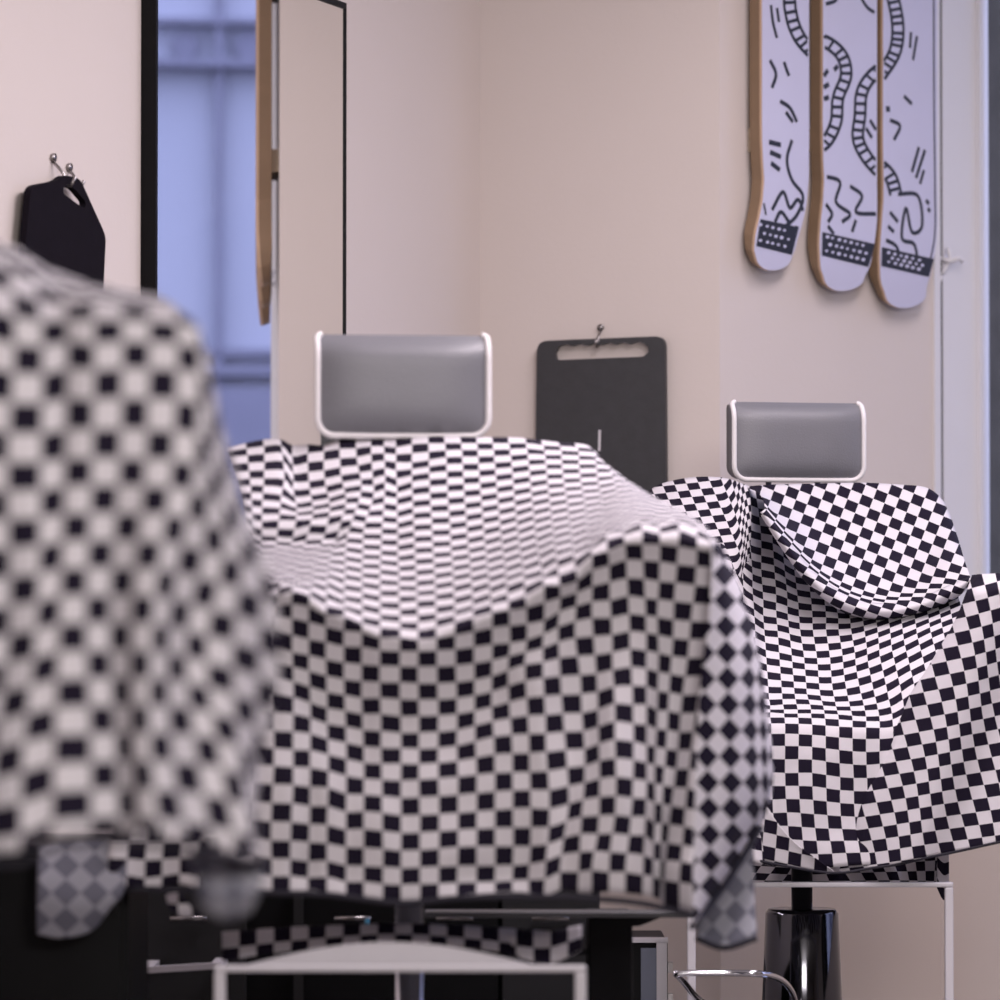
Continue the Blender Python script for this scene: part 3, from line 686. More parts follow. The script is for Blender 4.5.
# hanging corner at the far left end of the same cape, wrong side out
sx = Sheet()
fX = lambda x, y: (lambda p_, q: (p_ + q + 1.5, p_ - q + .5))((x - 66) / 29.0, (y - 893) / 27.0)
sx.morph([[(38, 846), (70, 842), (100, 840), (128, 846)], [(37, 893), (68, 900), (100, 898), (124, 890)], [(37, 934), (62, 938), (92, 930), (112, 905)]], [5.53, 5.50, 5.52], lambda x, y, s_, t: fX(x, y), 20, 20, mi=1)
obj('turned_corner', sx.bm, [M['check'], M['check_back']], cape2, solid=0.001)

# ======================= third chair's cape (right)
s3 = Sheet()
c3 = {
 -5: [(-34, 705, 500), (-28, 706, 530), (-20, 708, 570), (-10, 710, 650), (0, 712, 728), (10, 714, 850)],
 -3: [(-34, 730, 484), (-28, 730, 520), (-24, 732, 545), (-20, 733, 570), (-16, 732, 600), (-10, 732, 655), (0, 732, 730), (10, 734, 855)],
 -2: [(-34, 740, 486), (-30, 740, 514), (-26, 741, 545), (-22, 743, 573), (-18, 743, 602), (-14, 743, 632), (-10, 743, 660), (-6, 744, 692), (-2, 744, 716), (0, 744, 732), (4, 745, 785), (10, 748, 860)],
 -1: [(-34, 747, 486), (-31, 750, 514), (-29, 750, 530), (-27, 750, 545), (-25, 751, 560), (-23, 752, 574), (-21, 752, 588), (-19, 753, 602), (-17, 754, 617), (-13, 755, 645), (-9, 756, 675), (-6, 757, 697), (-4, 757, 708), (-2, 757, 717), (0, 757, 733), (4, 759, 786), (10, 762, 864)],
 0: [(-34, 755, 490), (-30, 760, 526), (-28, 761, 541), (-26, 761, 556), (-24, 761, 570), (-22, 762, 585), (-20, 763, 600), (-18, 763, 616), (-16, 764, 630), (-14, 765, 643), (-12, 766, 658), (-10, 767, 672), (-8, 768, 687), (-6, 769, 700), (-5, 770, 706), (-4, 770, 710), (-3, 770, 713), (-2, 770, 718), (-1, 771, 724), (0, 771, 734), (2, 772, 759), (4, 772, 786), (6, 773, 813), (8, 775, 839), (10, 777, 866)],
 1: [(-34, 768, 494), (-29, 772, 536), (-25, 774, 566), (-23, 775, 580), (-21, 776, 595), (-19, 776, 611), (-17, 777, 625), (-15, 778, 638), (-13, 779, 653), (-11, 780, 667), (-9, 781, 681), (-7, 782, 694), (-5, 783, 705), (-4, 784, 710), (-3, 784, 714), (-1, 785, 724), (1, 785, 746), (3, 785, 773), (5, 786, 799), (7, 788, 826), (9, 790, 853), (10, 791, 867)],
 3: [(-34, 788, 512), (-29, 792, 550), (-25, 795, 577), (-21, 798, 603), (-19, 799, 617), (-17, 800, 630), (-15, 802, 644), (-13, 804, 658), (-11, 805, 670), (-9, 806, 683), (-7, 807, 695), (-5, 810, 705), (-4, 811, 710), (-3, 811, 714), (-1, 812, 725), (1, 812, 747), (3, 812, 773), (5, 813, 800), (7, 815, 828), (9, 818, 854), (10, 819, 868)],
 5: [(-34, 815, 530), (-29, 818, 558), (-25, 822, 582), (-21, 825, 606), (-19, 826, 618), (-17, 826, 630), (-15, 828, 644), (-13, 830, 658), (-11, 831, 671), (-9, 832, 684), (-7, 834, 697), (-5, 836, 707), (-4, 837, 711), (-3, 838, 715), (-1, 839, 727), (1, 839, 750), (3, 840, 777), (5, 840, 803), (7, 842, 829), (9, 846, 853), (10, 848, 866)],
 7: [(-34, 842, 540), (-25, 845, 590), (-21, 848, 609), (-19, 850, 619), (-17, 851, 629), (-15, 853, 641), (-13, 855, 653), (-11, 856, 666), (-9, 858, 679), (-7, 861, 694), (-5, 864, 706), (-4, 865, 711), (-3, 866, 717), (-1, 866, 728), (1, 866, 752), (3, 867, 778), (5, 868, 804), (7, 870, 829), (9, 874, 852), (10, 876, 864)],
 9: [(-34, 870, 545), (-25, 872, 592), (-19, 875, 614), (-15, 878, 633), (-13, 879, 644), (-11, 880, 657), (-9, 883, 671), (-7, 886, 685), (-5, 889, 700), (-3, 892, 714), (-1, 893, 727), (1, 893, 750), (5, 895, 800), (10, 902, 860)],
 11: [(-34, 895, 540), (-25, 896, 585), (-19, 899, 607), (-15, 902, 624), (-11, 905, 646), (-9, 908, 658), (-7, 911, 671), (-5, 914, 684), (-3, 916, 700), (-1, 918, 715), (1, 920, 745), (10, 925, 855)],
 13: [(-34, 920, 535), (-25, 920, 578), (-19, 924, 600), (-15, 928, 615), (-11, 931, 633), (-7, 937, 658), (-3, 942, 690), (1, 945, 735), (10, 950, 850)],
 16: [(-34, 945, 530), (-25, 950, 570), (-19, 956, 590), (-15, 960, 602), (-11, 964, 620), (-7, 968, 645), (-3, 975, 680), (1, 980, 730), (10, 985, 845)],
}
def d3(u, v):
    t = max(0, min(1, (v + 34) / 30.0)); Y = 7.96 - 0.63 * t
    if v > -4: Y = 7.33 - 0.004 * (v + 4)
    Y += 0.012 * math.exp(-((v + 4) / 1.2) ** 2)
    if u < 0: Y += 0.02 * math.cos((u) * 2.2) - .02
    Y += 0.05 * ss(8, 16, u)
    return Y
s3.lattice(c3, -4, 16, -34, 10, d3, 3, 0, par=1, relief=0.035, rv0=-2)
# upper right sheet, turned, rolling over a fold
fB = affine(851.2, 506.5, (11.1, 4.5), (-3.6, 9.4))
top = [(745, 487), (775, 485), (815, 484), (860, 483), (900, 485), (926, 488), (941, 499), (950, 516)]
m1 = [(757, 492), (785, 510), (820, 530), (860, 540), (900, 540), (932, 536), (950, 532), (958, 540)]
m2 = [(763, 500), (788, 530), (818, 563), (850, 582), (885, 588), (920, 580), (948, 566), (965, 562)]
fold = [(765, 509), (788, 541), (815, 573), (848, 596), (884, 604), (920, 598), (950, 585), (970, 576)]
def uvB(x, y, s_, t):
    q = max(0, (t - .62) / .38) if t <= 1 else 1
    e = 20 * q * q * (1 - .75 * ss(.6, 1, s_))
    return fB(x - .35 * e, y + e)
s3.morph([top, m1, m2, fold], [7.93, 7.82, 7.66, 7.60], uvB, 70, 40)
# rolled lip of that fold
lip = [(760, 513), (782, 548), (808, 583), (842, 609), (882, 618), (922, 611), (954, 597), (971, 582)]
lip2 = [(764, 516), (786, 552), (812, 588), (846, 613), (884, 620), (922, 613), (954, 599), (971, 584)]
def uvL(x, y, s_, t):
    e = 20 * (1 - .75 * ss(.6, 1, s_)); return fB(x - .35 * e, y + e + 10 * t)
s3.morph([fold, [((a[0] + b_[0]) / 2, (a[1] + b_[1]) / 2) for a, b_ in zip(fold, lip)], lip, lip2], [7.60, 7.565, 7.59, 7.66], uvL, 70, 10)
# shoulder at the upper left
fC = affine(684.8, 494.8, (11.6, -1.3), (2.8, 6.7))
s3.morph([[(648, 492), (662, 484), (690, 478), (722, 478), (748, 486)], [(660, 503), (680, 499), (700, 498), (728, 503), (751, 508)], [(672, 520), (695, 525), (715, 530), (736, 538), (750, 548)], [(690, 560), (705, 562), (722, 566), (738, 575), (744, 590)]],
         [7.92, 7.84, 7.75, 7.66], lambda x, y, s_, t: (lambda uv: (uv[0] + 3 * ss(.75, 1, s_) ** 2, uv[1] + 3 * ss(.7, 1, s_)))(fC(x, y)), 36, 24)
# front sheet hanging over the near arm on the right
def uvD(x, y, s_, t):
    u, v = 0.0, 8.0
    for _ in range(8):
        v = (y - 617 + (3.3 - .085 * max(0, v)) * u) / 12.75
        d = x - 966 - 2.4 * v - 2.0 * math.sin(v * .55 + u * .8); u = d / (13.4 if d < 0 else 11.3)
    return (u + 1, v)
crease = [(972, 575), (964, 598), (959, 611), (951, 628), (938, 650), (925, 672), (911, 693), (903, 712), (893, 734), (882, 755), (868, 780), (857, 800), (848, 825), (843, 850), (839, 872)]
inner = [(982, 574), (976, 598), (971, 611), (964, 628), (953, 650), (942, 672), (930, 693), (923, 712), (915, 734), (905, 755), (893, 780), (884, 800), (877, 825), (874, 850), (872, 868)]
outer_ = [(1010, 573), (1010, 590), (1010, 605), (1008, 622), (1004, 645), (1000, 666), (996, 687), (992, 706), (988, 728), (982, 750), (976, 773), (972, 792), (968, 815), (964, 832), (960, 850)]
far_ = [(1060, 572), (1060, 588), (1060, 603), (1060, 620), (1060, 642), (1060, 662), (1060, 682), (1060, 700), (1060, 720), (1060, 740), (1060, 760), (1060, 778), (1060, 798), (1060, 814), (1060, 829)]
s3.morph([crease, inner, outer_, far_], [7.305, 7.26, 7.26, 7.27], uvD, 90, 60,
         dfn=lambda x, y, s_, t: .014 * math.sin((x + .35 * y) / 14.0) * ss(0, .3, t) + .06 * ss(.06, 0, s_))
# small turned-up fold at the lower left
fE = affine(770.7, 826.9, (13.1, 2.9), (-1.1, 13.1))
s3.morph([[(738, 795), (764, 804), (777, 822), (797, 844), (834, 871)], [(740, 857), (762, 860), (785, 865), (810, 869), (836, 873)]], [7.24, 7.25], lambda x, y, s_, t: fE(x, y), 30, 14)
# far hem behind the seat
s3.morph([[(745, 850), (800, 855), (850, 850), (900, 845), (948, 838)], [(745, 883), (800, 884), (850, 884), (900, 884), (948, 886)]], [7.72, 7.70], lambda x, y, s_, t: ((x - 745) / 12.8 + 1.6 * t * math.sin(x / 37), 20 + t * 4.4), 60, 10,
         dfn=lambda x, y, s_, t: .02 * math.sin(x / 9))
s3.morph([[(938, 838), (944, 838), (949, 838)], [(936, 886), (943, 900), (949, 897)]], [7.6, 7.6], lambda x, y, s_, t: ((x - 745) / 12.8, 20 + t * 5), 6, 10)
cape3 = s3.build('checkered cape on the right chair, with a diagonal fold, beside the window', 'checkered capes draped over the barber chairs')
hemline(cape3, [(742, 857, 7.24), (785, 866, 7.24), (834, 873, 7.24), (872, 868, 7.245), (900, 864, 7.25), (930, 857, 7.25), (955, 852, 7.25), (1000, 842, 7.25), (1040, 834, 7.25)], 0.0026)

# ======================= nearest cape (left, strongly out of focus)
s1 = Sheet()
c1 = {}
def col1(u, pts): c1[u] = [(v, x, y) for v, x, y in pts]
yr = lambda v: 321 + 27.45 * v
col1(-6, [(-6, -90, 228), (-4, -88, 236), (-2, -82, 262), (0, -78, 310), (5, -80, 455), (11, -85, 640), (16, -95, 780), (19, -98, 868)])
for u_, x_ in ((-22, -440), (-14, -250)): col1(u_, [(-6, x_ + 60, 232), (-4, x_ + 40, 242), (-2, x_ + 15, 262), (0, x_, 314), (5, x_ - 6, 460), (11, x_ - 12, 638), (16, x_ - 16, 780), (19, x_ - 18, 866)])
col1(-4, [(-6, -30, 236), (-4, -28, 244), (-2, -22, 262), (0, -16, 310), (5, -20, 458), (11, -20, 640), (16, -36, 778), (19, -40, 866)])
col1(-3, [(-6, 0, 244), (-4, 2, 254), (-2, 8, 272), (0, 14, 318), (5, 8, 462), (11, 10, 634), (16, -6, 778), (19, -12, 868)])
col1(-2, [(-6, 20, 250), (-4, 28, 262), (-2, 34, 283), (0, 40, 322), (5, 40, 462), (11, 36, 630), (16, 22, 772), (19, 20, 866)])
col1(-1, [(-6, 52, 262), (-4, 58, 272), (-2, 62, 287), (0, 67, 321), (5, 66, 459), (11, 60, 624), (16, 54, 764), (19, 52, 850)])
col1(0, [(-6, 84, 274), (-4, 88, 281), (-2, 91, 291), (-1, 93, 300), (0, 94, 321), (5, 92, 458), (11, 85, 623), (16, 90, 762), (19, 90, 846)])
col1(1, [(-6, 112, 280), (-4, 116, 286), (-2, 120, 295), (-1, 121, 303), (0, 122, 321), (5, 120, 458), (11, 110, 623), (16, 117, 761), (19, 120, 845)])
col1(2, [(-6, 136, 284), (-4, 142, 290), (-2, 147, 298), (-1, 148, 305), (0, 149, 322), (5, 146, 459), (11, 132, 623), (16, 134, 761), (19, 140, 846)])
col1(3, [(-6, 158, 288), (-4, 166, 294), (-2, 172, 301), (-1, 175, 308), (0, 177, 324), (5, 172, 460), (11, 152, 624), (16, 151, 761), (19, 162, 848)])
col1(4, [(-6, 170, 298), (-4, 180, 304), (-2, 190, 312), (-1, 194, 320), (0, 197, 332), (5, 194, 464), (11, 168, 626), (16, 172, 762), (19, 188, 852)])
col1(5, [(-6, 172, 312), (-4, 184, 318), (-2, 196, 326), (-1, 200, 333), (0, 203, 345), (5, 207, 470), (8, 202, 550), (11, 186, 630), (16, 197, 764), (19, 214, 858)])
col1(6, [(-6, 172, 330), (-4, 186, 336), (-2, 198, 343), (0, 207, 360), (5, 219, 478), (8, 222, 556), (11, 207, 636), (16, 221, 768), (19, 240, 864)])
col1(7, [(-6, 172, 350), (-4, 188, 356), (-2, 202, 362), (0, 210, 380), (5, 230, 490), (8, 240, 562), (11, 232, 642), (16, 241, 776), (19, 256, 870)])
col1(8, [(-6, 172, 370), (-4, 190, 376), (-2, 204, 384), (0, 213, 400), (5, 238, 502), (8, 258, 570), (11, 258, 650), (16, 252, 784), (19, 262, 878)])
col1(9, [(-6, 172, 390), (-4, 190, 396), (-2, 206, 404), (0, 216, 420), (5, 246, 512), (8, 272, 580), (11, 279, 660), (16, 256, 794), (19, 258, 884)])
for u_ in c1:
    if u_ >= -1: c1[u_] = [(v, x, y + (8 if v <= -2 else 3 if v == -1 else 0)) for v, x, y in c1[u_]]
def d1(u, v):
    Y = 3.66
    if v < 0: Y += 0.10 * (-v) ** .9 * 1.0
    Y += 0.05 * ss(4, 9, u) * 2.5
    Y += 0.02 * math.sin(u * 1.5 + .4) * ss(2, 12, v) + .02 * math.exp(-((u + 1.4) / .7) ** 2)
    return Y
s1.lattice(c1, -22, 9, -6, 18.6, d1, 4, 0, par=1)
cape1 = s1.build('large out-of-focus checkered cape over the nearest chair at the left edge', 'checkered capes draped over the barber chairs')
hemline(cape1, [(-458, 862, 3.66), (-260, 860, 3.66), (-98, 864, 3.66), (-40, 862, 3.66), (20, 862, 3.66), (52, 846, 3.66), (90, 842, 3.65), (140, 842, 3.66), (188, 848, 3.69), (240, 862, 3.75), (262, 874, 3.79)], 0.003)
# hanging corners of the same cape, wrong side out
fX = lambda x, y: (lambda p_, q: (p_ + q + 1.5, p_ - q + .5))((x - 66) / 29.0, (y - 893) / 27.0)
sx = Sheet()
sx.morph([[(185, 850), (225, 850), (262, 862)], [(196, 880), (228, 890), (262, 884)], [(200, 908), (226, 920), (250, 912)]], [3.80, 3.78, 3.80], lambda x, y, s_, t: fX(x * .9, y), 14, 14, mi=1)
obj('turned_corner', sx.bm, [M['check'], M['check_back']], cape1, solid=0.001)

# ---------------------------------------------------------------- barber chairs
def cushion(name, c, size, m, parent, bevel=0.03, rx=0.0, rz=0.0):
    bm = BM(); sx_, sy, sz = size; box(bm, (-sx_ / 2, -sy / 2, -sz / 2), (sx_ / 2, sy / 2, sz / 2))
    R = Matrix.Rotation(rz, 4, 'Z') @ Matrix.Rotation(rx, 4, 'X')
    bmesh.ops.transform(bm, matrix=Matrix.Translation(c) @ R, verts=bm.verts)
    return obj(name, bm, m, parent, smooth=True, bevel=bevel)
def headrest(parent, x0, x1, y0, y1, Y, lean_px):
    """pad that is rolled over at the top, with white piping down both sides and along the bottom"""
    c = at((x0 + x1) / 2, (y0 + y1) / 2, Y); W = (x1 - x0) / F * Y; Hh = (y1 - y0) / F * Y
    rot = math.radians(lean_px)
    R = Matrix.Rotation(rot, 3, 'Z')
    hw, hh, th = W / 2, Hh / 2, 0.062
    nx, nz = 36, 24; rc = 0.026
    def front(s_, t):                  # s_, t in -1..1 -> local x, y(depth), z
        x = hw * s_; z = hh * t
        # round lower corners
        if t < 0:
            ez = -hh - z
            zz = z + hh
            if zz < rc:
                lim = hw - rc + math.sqrt(max(0, rc * rc - (rc - zz) ** 2)); x = lim * s_
        else:
            zz = hh - z
            if zz < .008: x = (hw - .008 + math.sqrt(max(0, .008 ** 2 - (.008 - zz) ** 2))) * s_
        y = -0.016 * (1 - s_ ** 4) * (1 - t ** 4)
        if t > .55: y += 0.10 * (t - .55) ** 2 * (1.0)            # rolls back at the top
        if t < -.6: y += 0.02 * (-.6 - t) ** 2
        return Vector((x, y, z))
    bm = BM(); V = [[None] * (nz + 1) for _ in range(nx + 1)]; K = [[None] * (nz + 1) for _ in range(nx + 1)]
    for i in range(nx + 1):
        for j in range(nz + 1):
            s_ = -1 + 2 * i / nx; t = -1 + 2 * (1 - math.cos(math.pi * j / nz)) / 2
            p_ = front(s_, t); V[i][j] = bm.verts.new(c + R @ p_)
            q = Vector((p_.x * .995, th - .01 * (1 - (1 - s_ ** 4) * (1 - t ** 4)), p_.z * (.97)))
            K[i][j] = bm.verts.new(c + R @ q)
    for G, fl_ in ((V, 0), (K, 1)):
        for i in range(nx):
            for j in range(nz):
                f = (G[i][j], G[i + 1][j], G[i + 1][j + 1], G[i][j + 1]); bm.faces.new(f[::-1] if fl_ else f)
    for i in range(nx):
        bm.faces.new((V[i + 1][0], V[i][0], K[i][0], K[i + 1][0])); bm.faces.new((V[i][nz], V[i + 1][nz], K[i + 1][nz], K[i][nz]))
    for j in range(nz):
        bm.faces.new((V[0][j], V[0][j + 1], K[0][j + 1], K[0][j])); bm.faces.new((V[nx][j + 1], V[nx][j], K[nx][j], K[nx][j + 1]))
    hr = obj('headrest', bm, M['vinyl'], parent, smooth=True)
    bm = BM(); path = []
    for j in range(nz, -1, -1): path.append(front(-1, -1 + 2 * (1 - math.cos(math.pi * j / nz)) / 2))
    for i in range(1, nx): path.append(front(-1 + 2 * i / nx, -1))
    for j in range(nz + 1): path.append(front(1, -1 + 2 * (1 - math.cos(math.pi * j / nz)) / 2))
    cl = []
    for p_ in path:
        if not cl or (p_ - cl[-1]).length > .003: cl.append(p_)
    tube(bm, [c + R @ (p_ + Vector((0, -.002, 0))) for p_ in cl], 0.0050, 8)
    obj('piping', bm, M['piping'], hr, smooth=True)
    bm = BM()
    bm.free()
    for s_ in (-1, 1):
        bm = BM(); tube(bm, [c + R @ Vector((s_ * .05, th * .6, -hh + .01)), c + R @ Vector((s_ * .05, th * .6 + .01, -hh - .09))], 0.006, 10)
        obj('headrest_post', bm, M['chrome'], parent, smooth=True)
    return hr
def chair(label, Xb, Xf, Yb, Yf, grey, col_xy, frame_z, fx0, fx1, Yfr, apron, column_m, top_z, ch):
    root = thing('barber_chair', (col_xy[0], col_xy[1], 0), label, 'chair', 'barber chairs standing in a row')
    up = M['vinyl'] if grey else M['blackvinyl']
    cushion('backrest', Vector((Xb, Yb + .05, (top_z + frame_z) / 2 + .06)), (.44, .09, top_z - frame_z - .12), up, root, .03, rx=math.radians(-8))
    cushion('seat', Vector(((Xb + Xf) / 2, (Yb + Yf) / 2 + .05, frame_z + .165)), (.46, Yb - Yf - .16, .10), up, root, .03)
    for s_ in (-1, 1):
        cushion('armrest', Vector((Xf + s_ * .235 , (Yb + Yf) / 2 + .06, top_z - .335)), (.05, .36, .05), up, root, .015)
        bm = BM(); x = Xf + s_ * .235
        tube(bm, [(x, Yf + .17, top_z - .35), (x, Yf + .17, frame_z + .14), (x, Yb - .12, frame_z + .14), (x, Yb - .12, top_z - .35)], .012, 10)
        obj('arm_support', bm, M['chrome'], root, smooth=True)
    # column and floor plate
    bm = BM(); cz = frame_z + .10
    lathe(bm, (col_xy[0], col_xy[1], 0.02), [(0, .01), (0, .33), (.02, .33), (.035, .30), (.05, .12), (.06, .11)], 48)
    obj('base_plate', bm, column_m, root, smooth=True)
    bm = BM(); lathe(bm, (col_xy[0], col_xy[1], 0.08), [(0, .01), (0, .083), (ch * .5, .077), (ch - .008, .067), (ch, .062), (ch, .03), (ch, .0195), (cz - .08, .0195), (cz - .08, .004)], 48)
    obj('column', bm, column_m, root, smooth=True)
    # white steel frame that carries the footrest
    bm = BM(); t = .0075
    for x in (fx0, fx1): box(bm, (x - t, Yfr - t, .16), (x + t, Yfr + t, frame_z - .005))
    box(bm, (fx0 - t, Yfr - t, frame_z - .005), (fx1 + t, Yfr + t, frame_z + .004))
    fr_ = obj('footrest_frame', bm, M['frame'], root, bevel=.003)
    bm = BM(); box(bm, (fx0 - .01, Yfr - .14, .13), (fx1 + .01, Yfr + .06, .16)); obj('footplate', bm, M['chrome'], root, bevel=.006)
    if apron:
        bm = BM(); n = 24; pts = []
        for k in range(n + 1):
            q = k / n; pts.append(Vector((fx0 + .03 + (fx1 - fx0 - .09) * q, Yfr + .02 , frame_z + .001 + .031 * math.sin(math.pi * q))))
        prism(bm, pts + [Vector((fx1 - .06, Yfr + .02, frame_z - .003)), Vector((fx0 + .03, Yfr + .02, frame_z - .003))], Vector((0, .012, 0)))
        obj('seat_apron', bm, M['frame'], root)
    return root
# middle chair
Xb2 = at(403, 620, 6.26).x
z2 = at(0, 968, 5.45).z
ch2 = chair('middle barber chair, grey headrest directly left of the dark grey board', Xb2 + .0, -.06, 6.28, 5.5, True, (at(410, 0, 5.95).x, 5.95), z2, at(222, 0, 5.45).x, at(580, 0, 5.45).x, 5.45, True, M['chrome'], 1.36, .30)
headrest(ch2, 317, 489, 334, 436, 6.22, 7)
# right chair
Xb3 = at(795, 620, 8.05).x
z3 = at(0, 886, 7.3).z
ch3 = chair('rightmost barber chair, smaller grey headrest below the skateboard decks', Xb3 + .02, .60, 8.08, 7.3, True, (at(800, 0, 7.6).x, 7.6), z3 + .003, at(690, 0, 7.3).x, at(946, 0, 7.3).x, 7.3, False, M['darkchrome'], 1.345, .49)
headrest(ch3, 731, 867, 402, 480, 8.02, 14)
# chrome foot loop of the right chair
bm = BM()
tube(bm, [at(*p) for p in smoothline([(676, 974, 7.12), (690, 973, 7.12), (730, 973, 7.12), (762, 974, 7.12), (780, 979, 7.2), (792, 992, 7.3), (797, 1012, 7.42), (799, 1030, 7.5)], 5)], .0058, 10)
tube(bm, [at(*p) for p in smoothline([(676, 974, 7.12), (684, 982, 7.2), (700, 1000, 7.3), (730, 1015, 7.4), (790, 1025, 7.5)], 5)], .0058, 10)
obj('foot_loop', bm, M['chrome'], ch3, smooth=True)
# nearest chair, mostly outside the frame
ch1 = thing('barber_chair', (-.52, 4.3, 0), 'nearest barber chair, hidden under the blurred cape at the left edge', 'chair', 'barber chairs standing in a row')
cushion('backrest', Vector((-.57, 4.42, 1.16)), (.46, .10, .50), M['blackvinyl'], ch1, .03, rx=math.radians(-8))
cushion('seat', Vector((-.56, 4.1, .96)), (.48, .54, .12), M['blackvinyl'], ch1, .03)
for s_ in (-1, 1): cushion('armrest', Vector((-.55 + s_ * .24, 4.08, 1.12)), (.05, .40, .05), M['blackvinyl'], ch1, .015)
bm = BM(); lathe(bm, (-.56, 4.15, 0), [(0, .01), (0, .33), (.03, .33), (.05, .09), (.5, .06), (.5, .03), (.89, .03), (.89, .004)], 40); obj('column', bm, M['darkchrome'], ch1, smooth=True)

# ---------------------------------------------------------------- low furniture behind the chairs
def cab(name, label, x0, x1, ytop, Y, depth, m, cat, zb=0.0):
    a = at(x0, ytop, Y); b_ = at(x1, ytop, Y)
    root = thing(name, ((a.x + b_.x) / 2, Y + depth / 2, zb), label, cat)
    return root, a.x, b_.x, a.z
r, xa, xb, zt = cab('drawer_cabinet', 'low black drawer cabinet behind the middle chair', 132, 600, 880, 6.75, .34, None, 'cabinet')
zt = .685
obj('body', box(BM(), (xa, 6.76, .04), (xb, 7.06, zt)), M['cab'], r, bevel=.004)
nd = [132, 250, 298, 410, 500, 600]
for i in range(len(nd) - 1):
    if i == 1: continue
    a, b_ = at(nd[i] + 2, 0, 6.75).x, at(nd[i + 1] - 2, 0, 6.75).x
    dr = obj('drawer', box(BM(), (a, 6.745, .10), (b_, 6.76, zt - .02)), M['cabgrey'] if i in (0, 4) else M['cab'], r, bevel=.002)
    hbm_ = BM(); tube(hbm_, [((a + b_) / 2 - .03, 6.735, zt - .07), ((a + b_) / 2 + .03, 6.735, zt - .07)], .004, 8); obj('handle', hbm_, M['steel'], dr, smooth=True)
a = at(300, 0, 6.75).x; obj('edge_strip', box(BM(), (a - .008, 6.74, .06), (a + .008, 6.75, zt)), M['cabgrey'], r)
# towel rail with a pale bar, at the left of the foot frame
xr0, xr1 = at(142, 0, 6.6).x, at(224, 0, 6.6).x; zr = at(0, 970, 6.6).z
bm = BM(); prism(bm, [Vector((xr0, 6.6, zr - .006)), Vector((xr1, 6.6, zr + .002)), Vector((xr1, 6.6, zr + .012)), Vector((xr0, 6.6, zr + .004))], Vector((0, .012, 0)))
prism(bm, [Vector((xr0, 6.61, zr - .005)), Vector((xr0 + .02, 6.61, zr - .005)), Vector((xr0 + .02, 6.61, zr + .004)), Vector((xr0, 6.61, zr + .004))], Vector((0, .135, 0)))
prism(bm, [Vector((xr1 - .02, 6.61, zr)), Vector((xr1, 6.61, zr)), Vector((xr1, 6.61, zr + .008)), Vector((xr1 - .02, 6.61, zr + .008))], Vector((0, .135, 0)))
obj('rail', bm, M['frame'], r)
# glass counter on the cabinet with a metal edge
xc0, xc1 = at(425, 0, 6.4).x, at(694, 0, 6.4).x; zc = at(0, 914, 6.4).z
tr_ = thing('tool_trolley', ((xc0 + xc1) / 2, 6.5, 0), 'black wheeled trolley with thin metal top edge beneath the middle cape', 'trolley')
bm = BM(); box(bm, (xc0, 6.40, zc - .006), (xc1, 6.46, zc + .003)); obj('top_tray', bm, M['tray'], tr_, bevel=.002)
bm = BM(); box(bm, (at(588, 0, 6.42).x, 6.43, .06), (at(632, 0, 6.42).x, 6.63, zc - .007)); obj('drawer_stack', bm, M['black'], tr_, bevel=.004)
bm = BM(); box(bm, (at(345, 0, 6.4).x, 6.43, .580), (at(587, 0, 6.4).x, 6.62, .590)); obj('shelf', bm, M['black'], tr_)
bm = BM(); prism(bm, [at(606, 918, 6.41), at(660, 918, 6.41), at(640, 926, 6.41), at(612, 928, 6.41)], Vector((0, .1, 0))); obj('tray_holder', bm, M['black'], tr_)
for px in (592, 626):
    bm = BM(); x = at(px, 0, 6.5).x; tube(bm, [(x - .008, 6.53, .03), (x + .008, 6.53, .03)], .028, 16); obj('wheel', bm, M['black'], tr_, smooth=True)
# bottle tops on the cabinet
for px, m_, lb, py in ((367, M['blue'], 'small blue bottle on the trolley shelf under the middle cape, left of the amber one', 922), (408, M['amber'], 'small amber bottle on the trolley shelf under the middle cape', 928)):
    bm = BM(); p_ = at(px, py, 6.5); h_ = p_.z - .590; lathe(bm, (p_.x, 6.5, .5905), [(0, .001), (0, .009), (h_ - .012, .009), (h_ - .006, .004), (h_ + .004, .004), (h_ + .005, .001)], 16)
    tag(obj('bottle', bm, m_, smooth=True), lb, 'bottle')
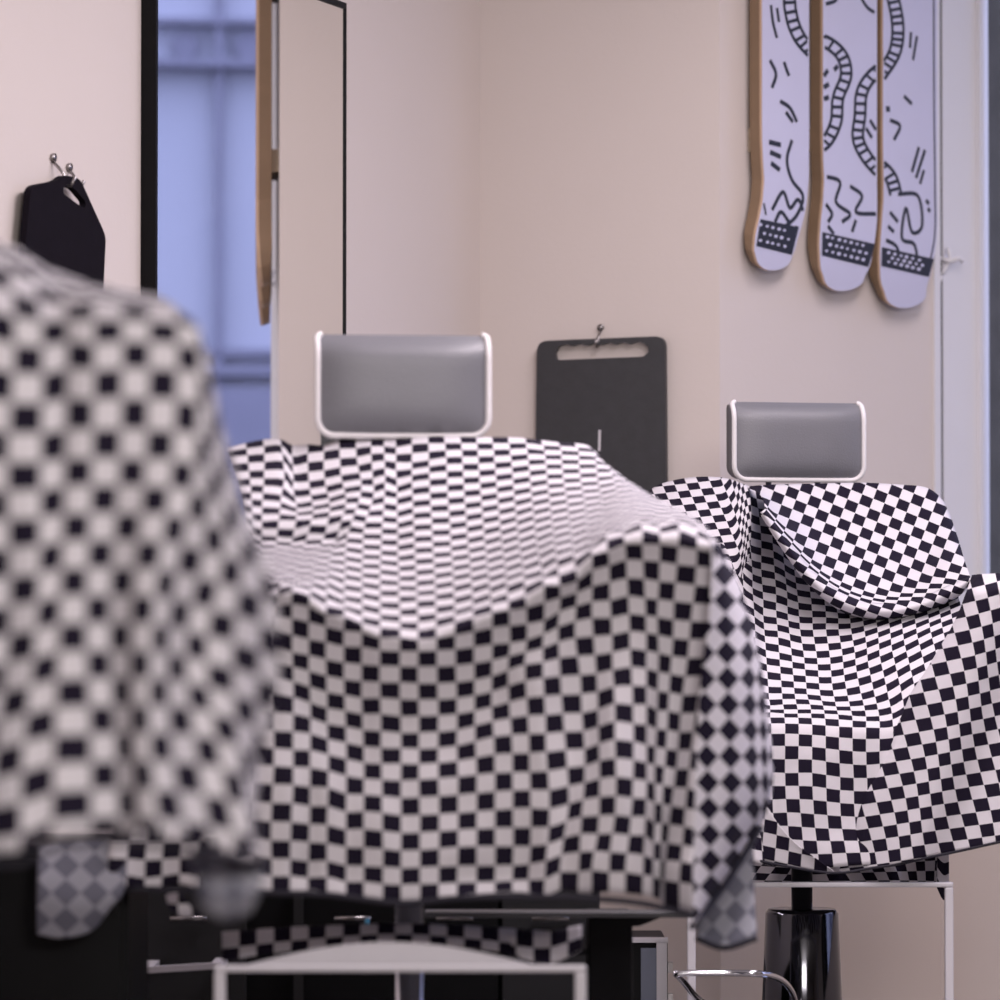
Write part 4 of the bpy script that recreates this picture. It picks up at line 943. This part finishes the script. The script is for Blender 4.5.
# black speaker-like cabinet and the framed grey panel beside it
pa, pb = at(612, 942, 7.9), at(668, 942, 7.9)
fr_ = thing('storage_box', ((pa.x + pb.x) / 2, 8.1, 0), 'white edged grey storage box on the floor beneath the dark grey board', 'storage box')
obj('body', box(BM(), (pa.x, 7.91, .0), (pb.x, 8.2, pa.z)), M['black'], fr_, bevel=.004)
xm = at(640, 0, 7.9).x
obj('side_panel', box(BM(), (xm, 7.902, .02), (pb.x - .012, 7.91, pa.z - .012)), M['panel'], fr_)
bm = BM(); box(bm, (pa.x - .01, 7.895, pa.z - .001), (pb.x, 7.93, pa.z + .007)); box(bm, (pb.x - .022, 7.895, .0), (pb.x - .002, 7.91, pa.z)); obj('edging', bm, M['frame'], fr_)
for z in (.04, .10, .16):
    bm = BM(); box(bm, (pb.x + .0005, 7.915, pa.z - z - .02), (pb.x + .010, 7.935, pa.z - z)); obj('hinge', bm, M['steel'], fr_)
# tall dark cabinet at the lower left edge
ca, cb_ = at(-120, 0, 5.6).x, at(132, 0, 5.6).x
tc_ = thing('storage_cabinet', ((ca + cb_) / 2, 5.75, 0), 'plain black storage cabinet at the lower left edge', 'cabinet')
obj('body', box(BM(), (ca, 5.6, 0), (cb_, 5.9, at(0, 846, 5.6).z)), M['black'], tc_, bevel=.004)
obj('door', box(BM(), (ca + .01, 5.585, .05), (cb_ - .01, 5.599, at(0, 846, 5.6).z - .02)), M['black'], tc_, bevel=.003)

# ---------------------------------------------------------------- ceiling lamps (housings of the lights), made-up housing of the added fill light
for (x, y), (sx_, sy), _, lb in LAMPS:
    bm = BM(); box(bm, (x - sx_ / 2 - .02, y - sy / 2 - .02, 2.93), (x + sx_ / 2 + .02, y + sy / 2 + .02, 3.0))
    tag(obj('ceiling_lamp', bm, M['led']), lb, 'ceiling lamp')
R_ = Matrix.Rotation(math.radians(-2), 4, 'Z') @ Matrix.Rotation(TIP, 4, 'X')
fl_ = thing('added_fill_housing', FILL, 'made-up tilted housing under the ceiling for the unseen added fill light', 'lamp')
bm = BM(); box(bm, (-.84, -.44, .01), (.84, .44, .07)); bmesh.ops.transform(bm, matrix=Matrix.Translation(FILL) @ R_, verts=bm.verts); obj('housing', bm, M['led'], fl_)
for x in (-.5, .5):
    bm = BM(); tube(bm, [Vector(FILL) + Vector((x, 0, .08)), (FILL[0] + x, FILL[1], 3.0)], .008, 8); obj('hanger', bm, M['steel'], fl_, smooth=True)
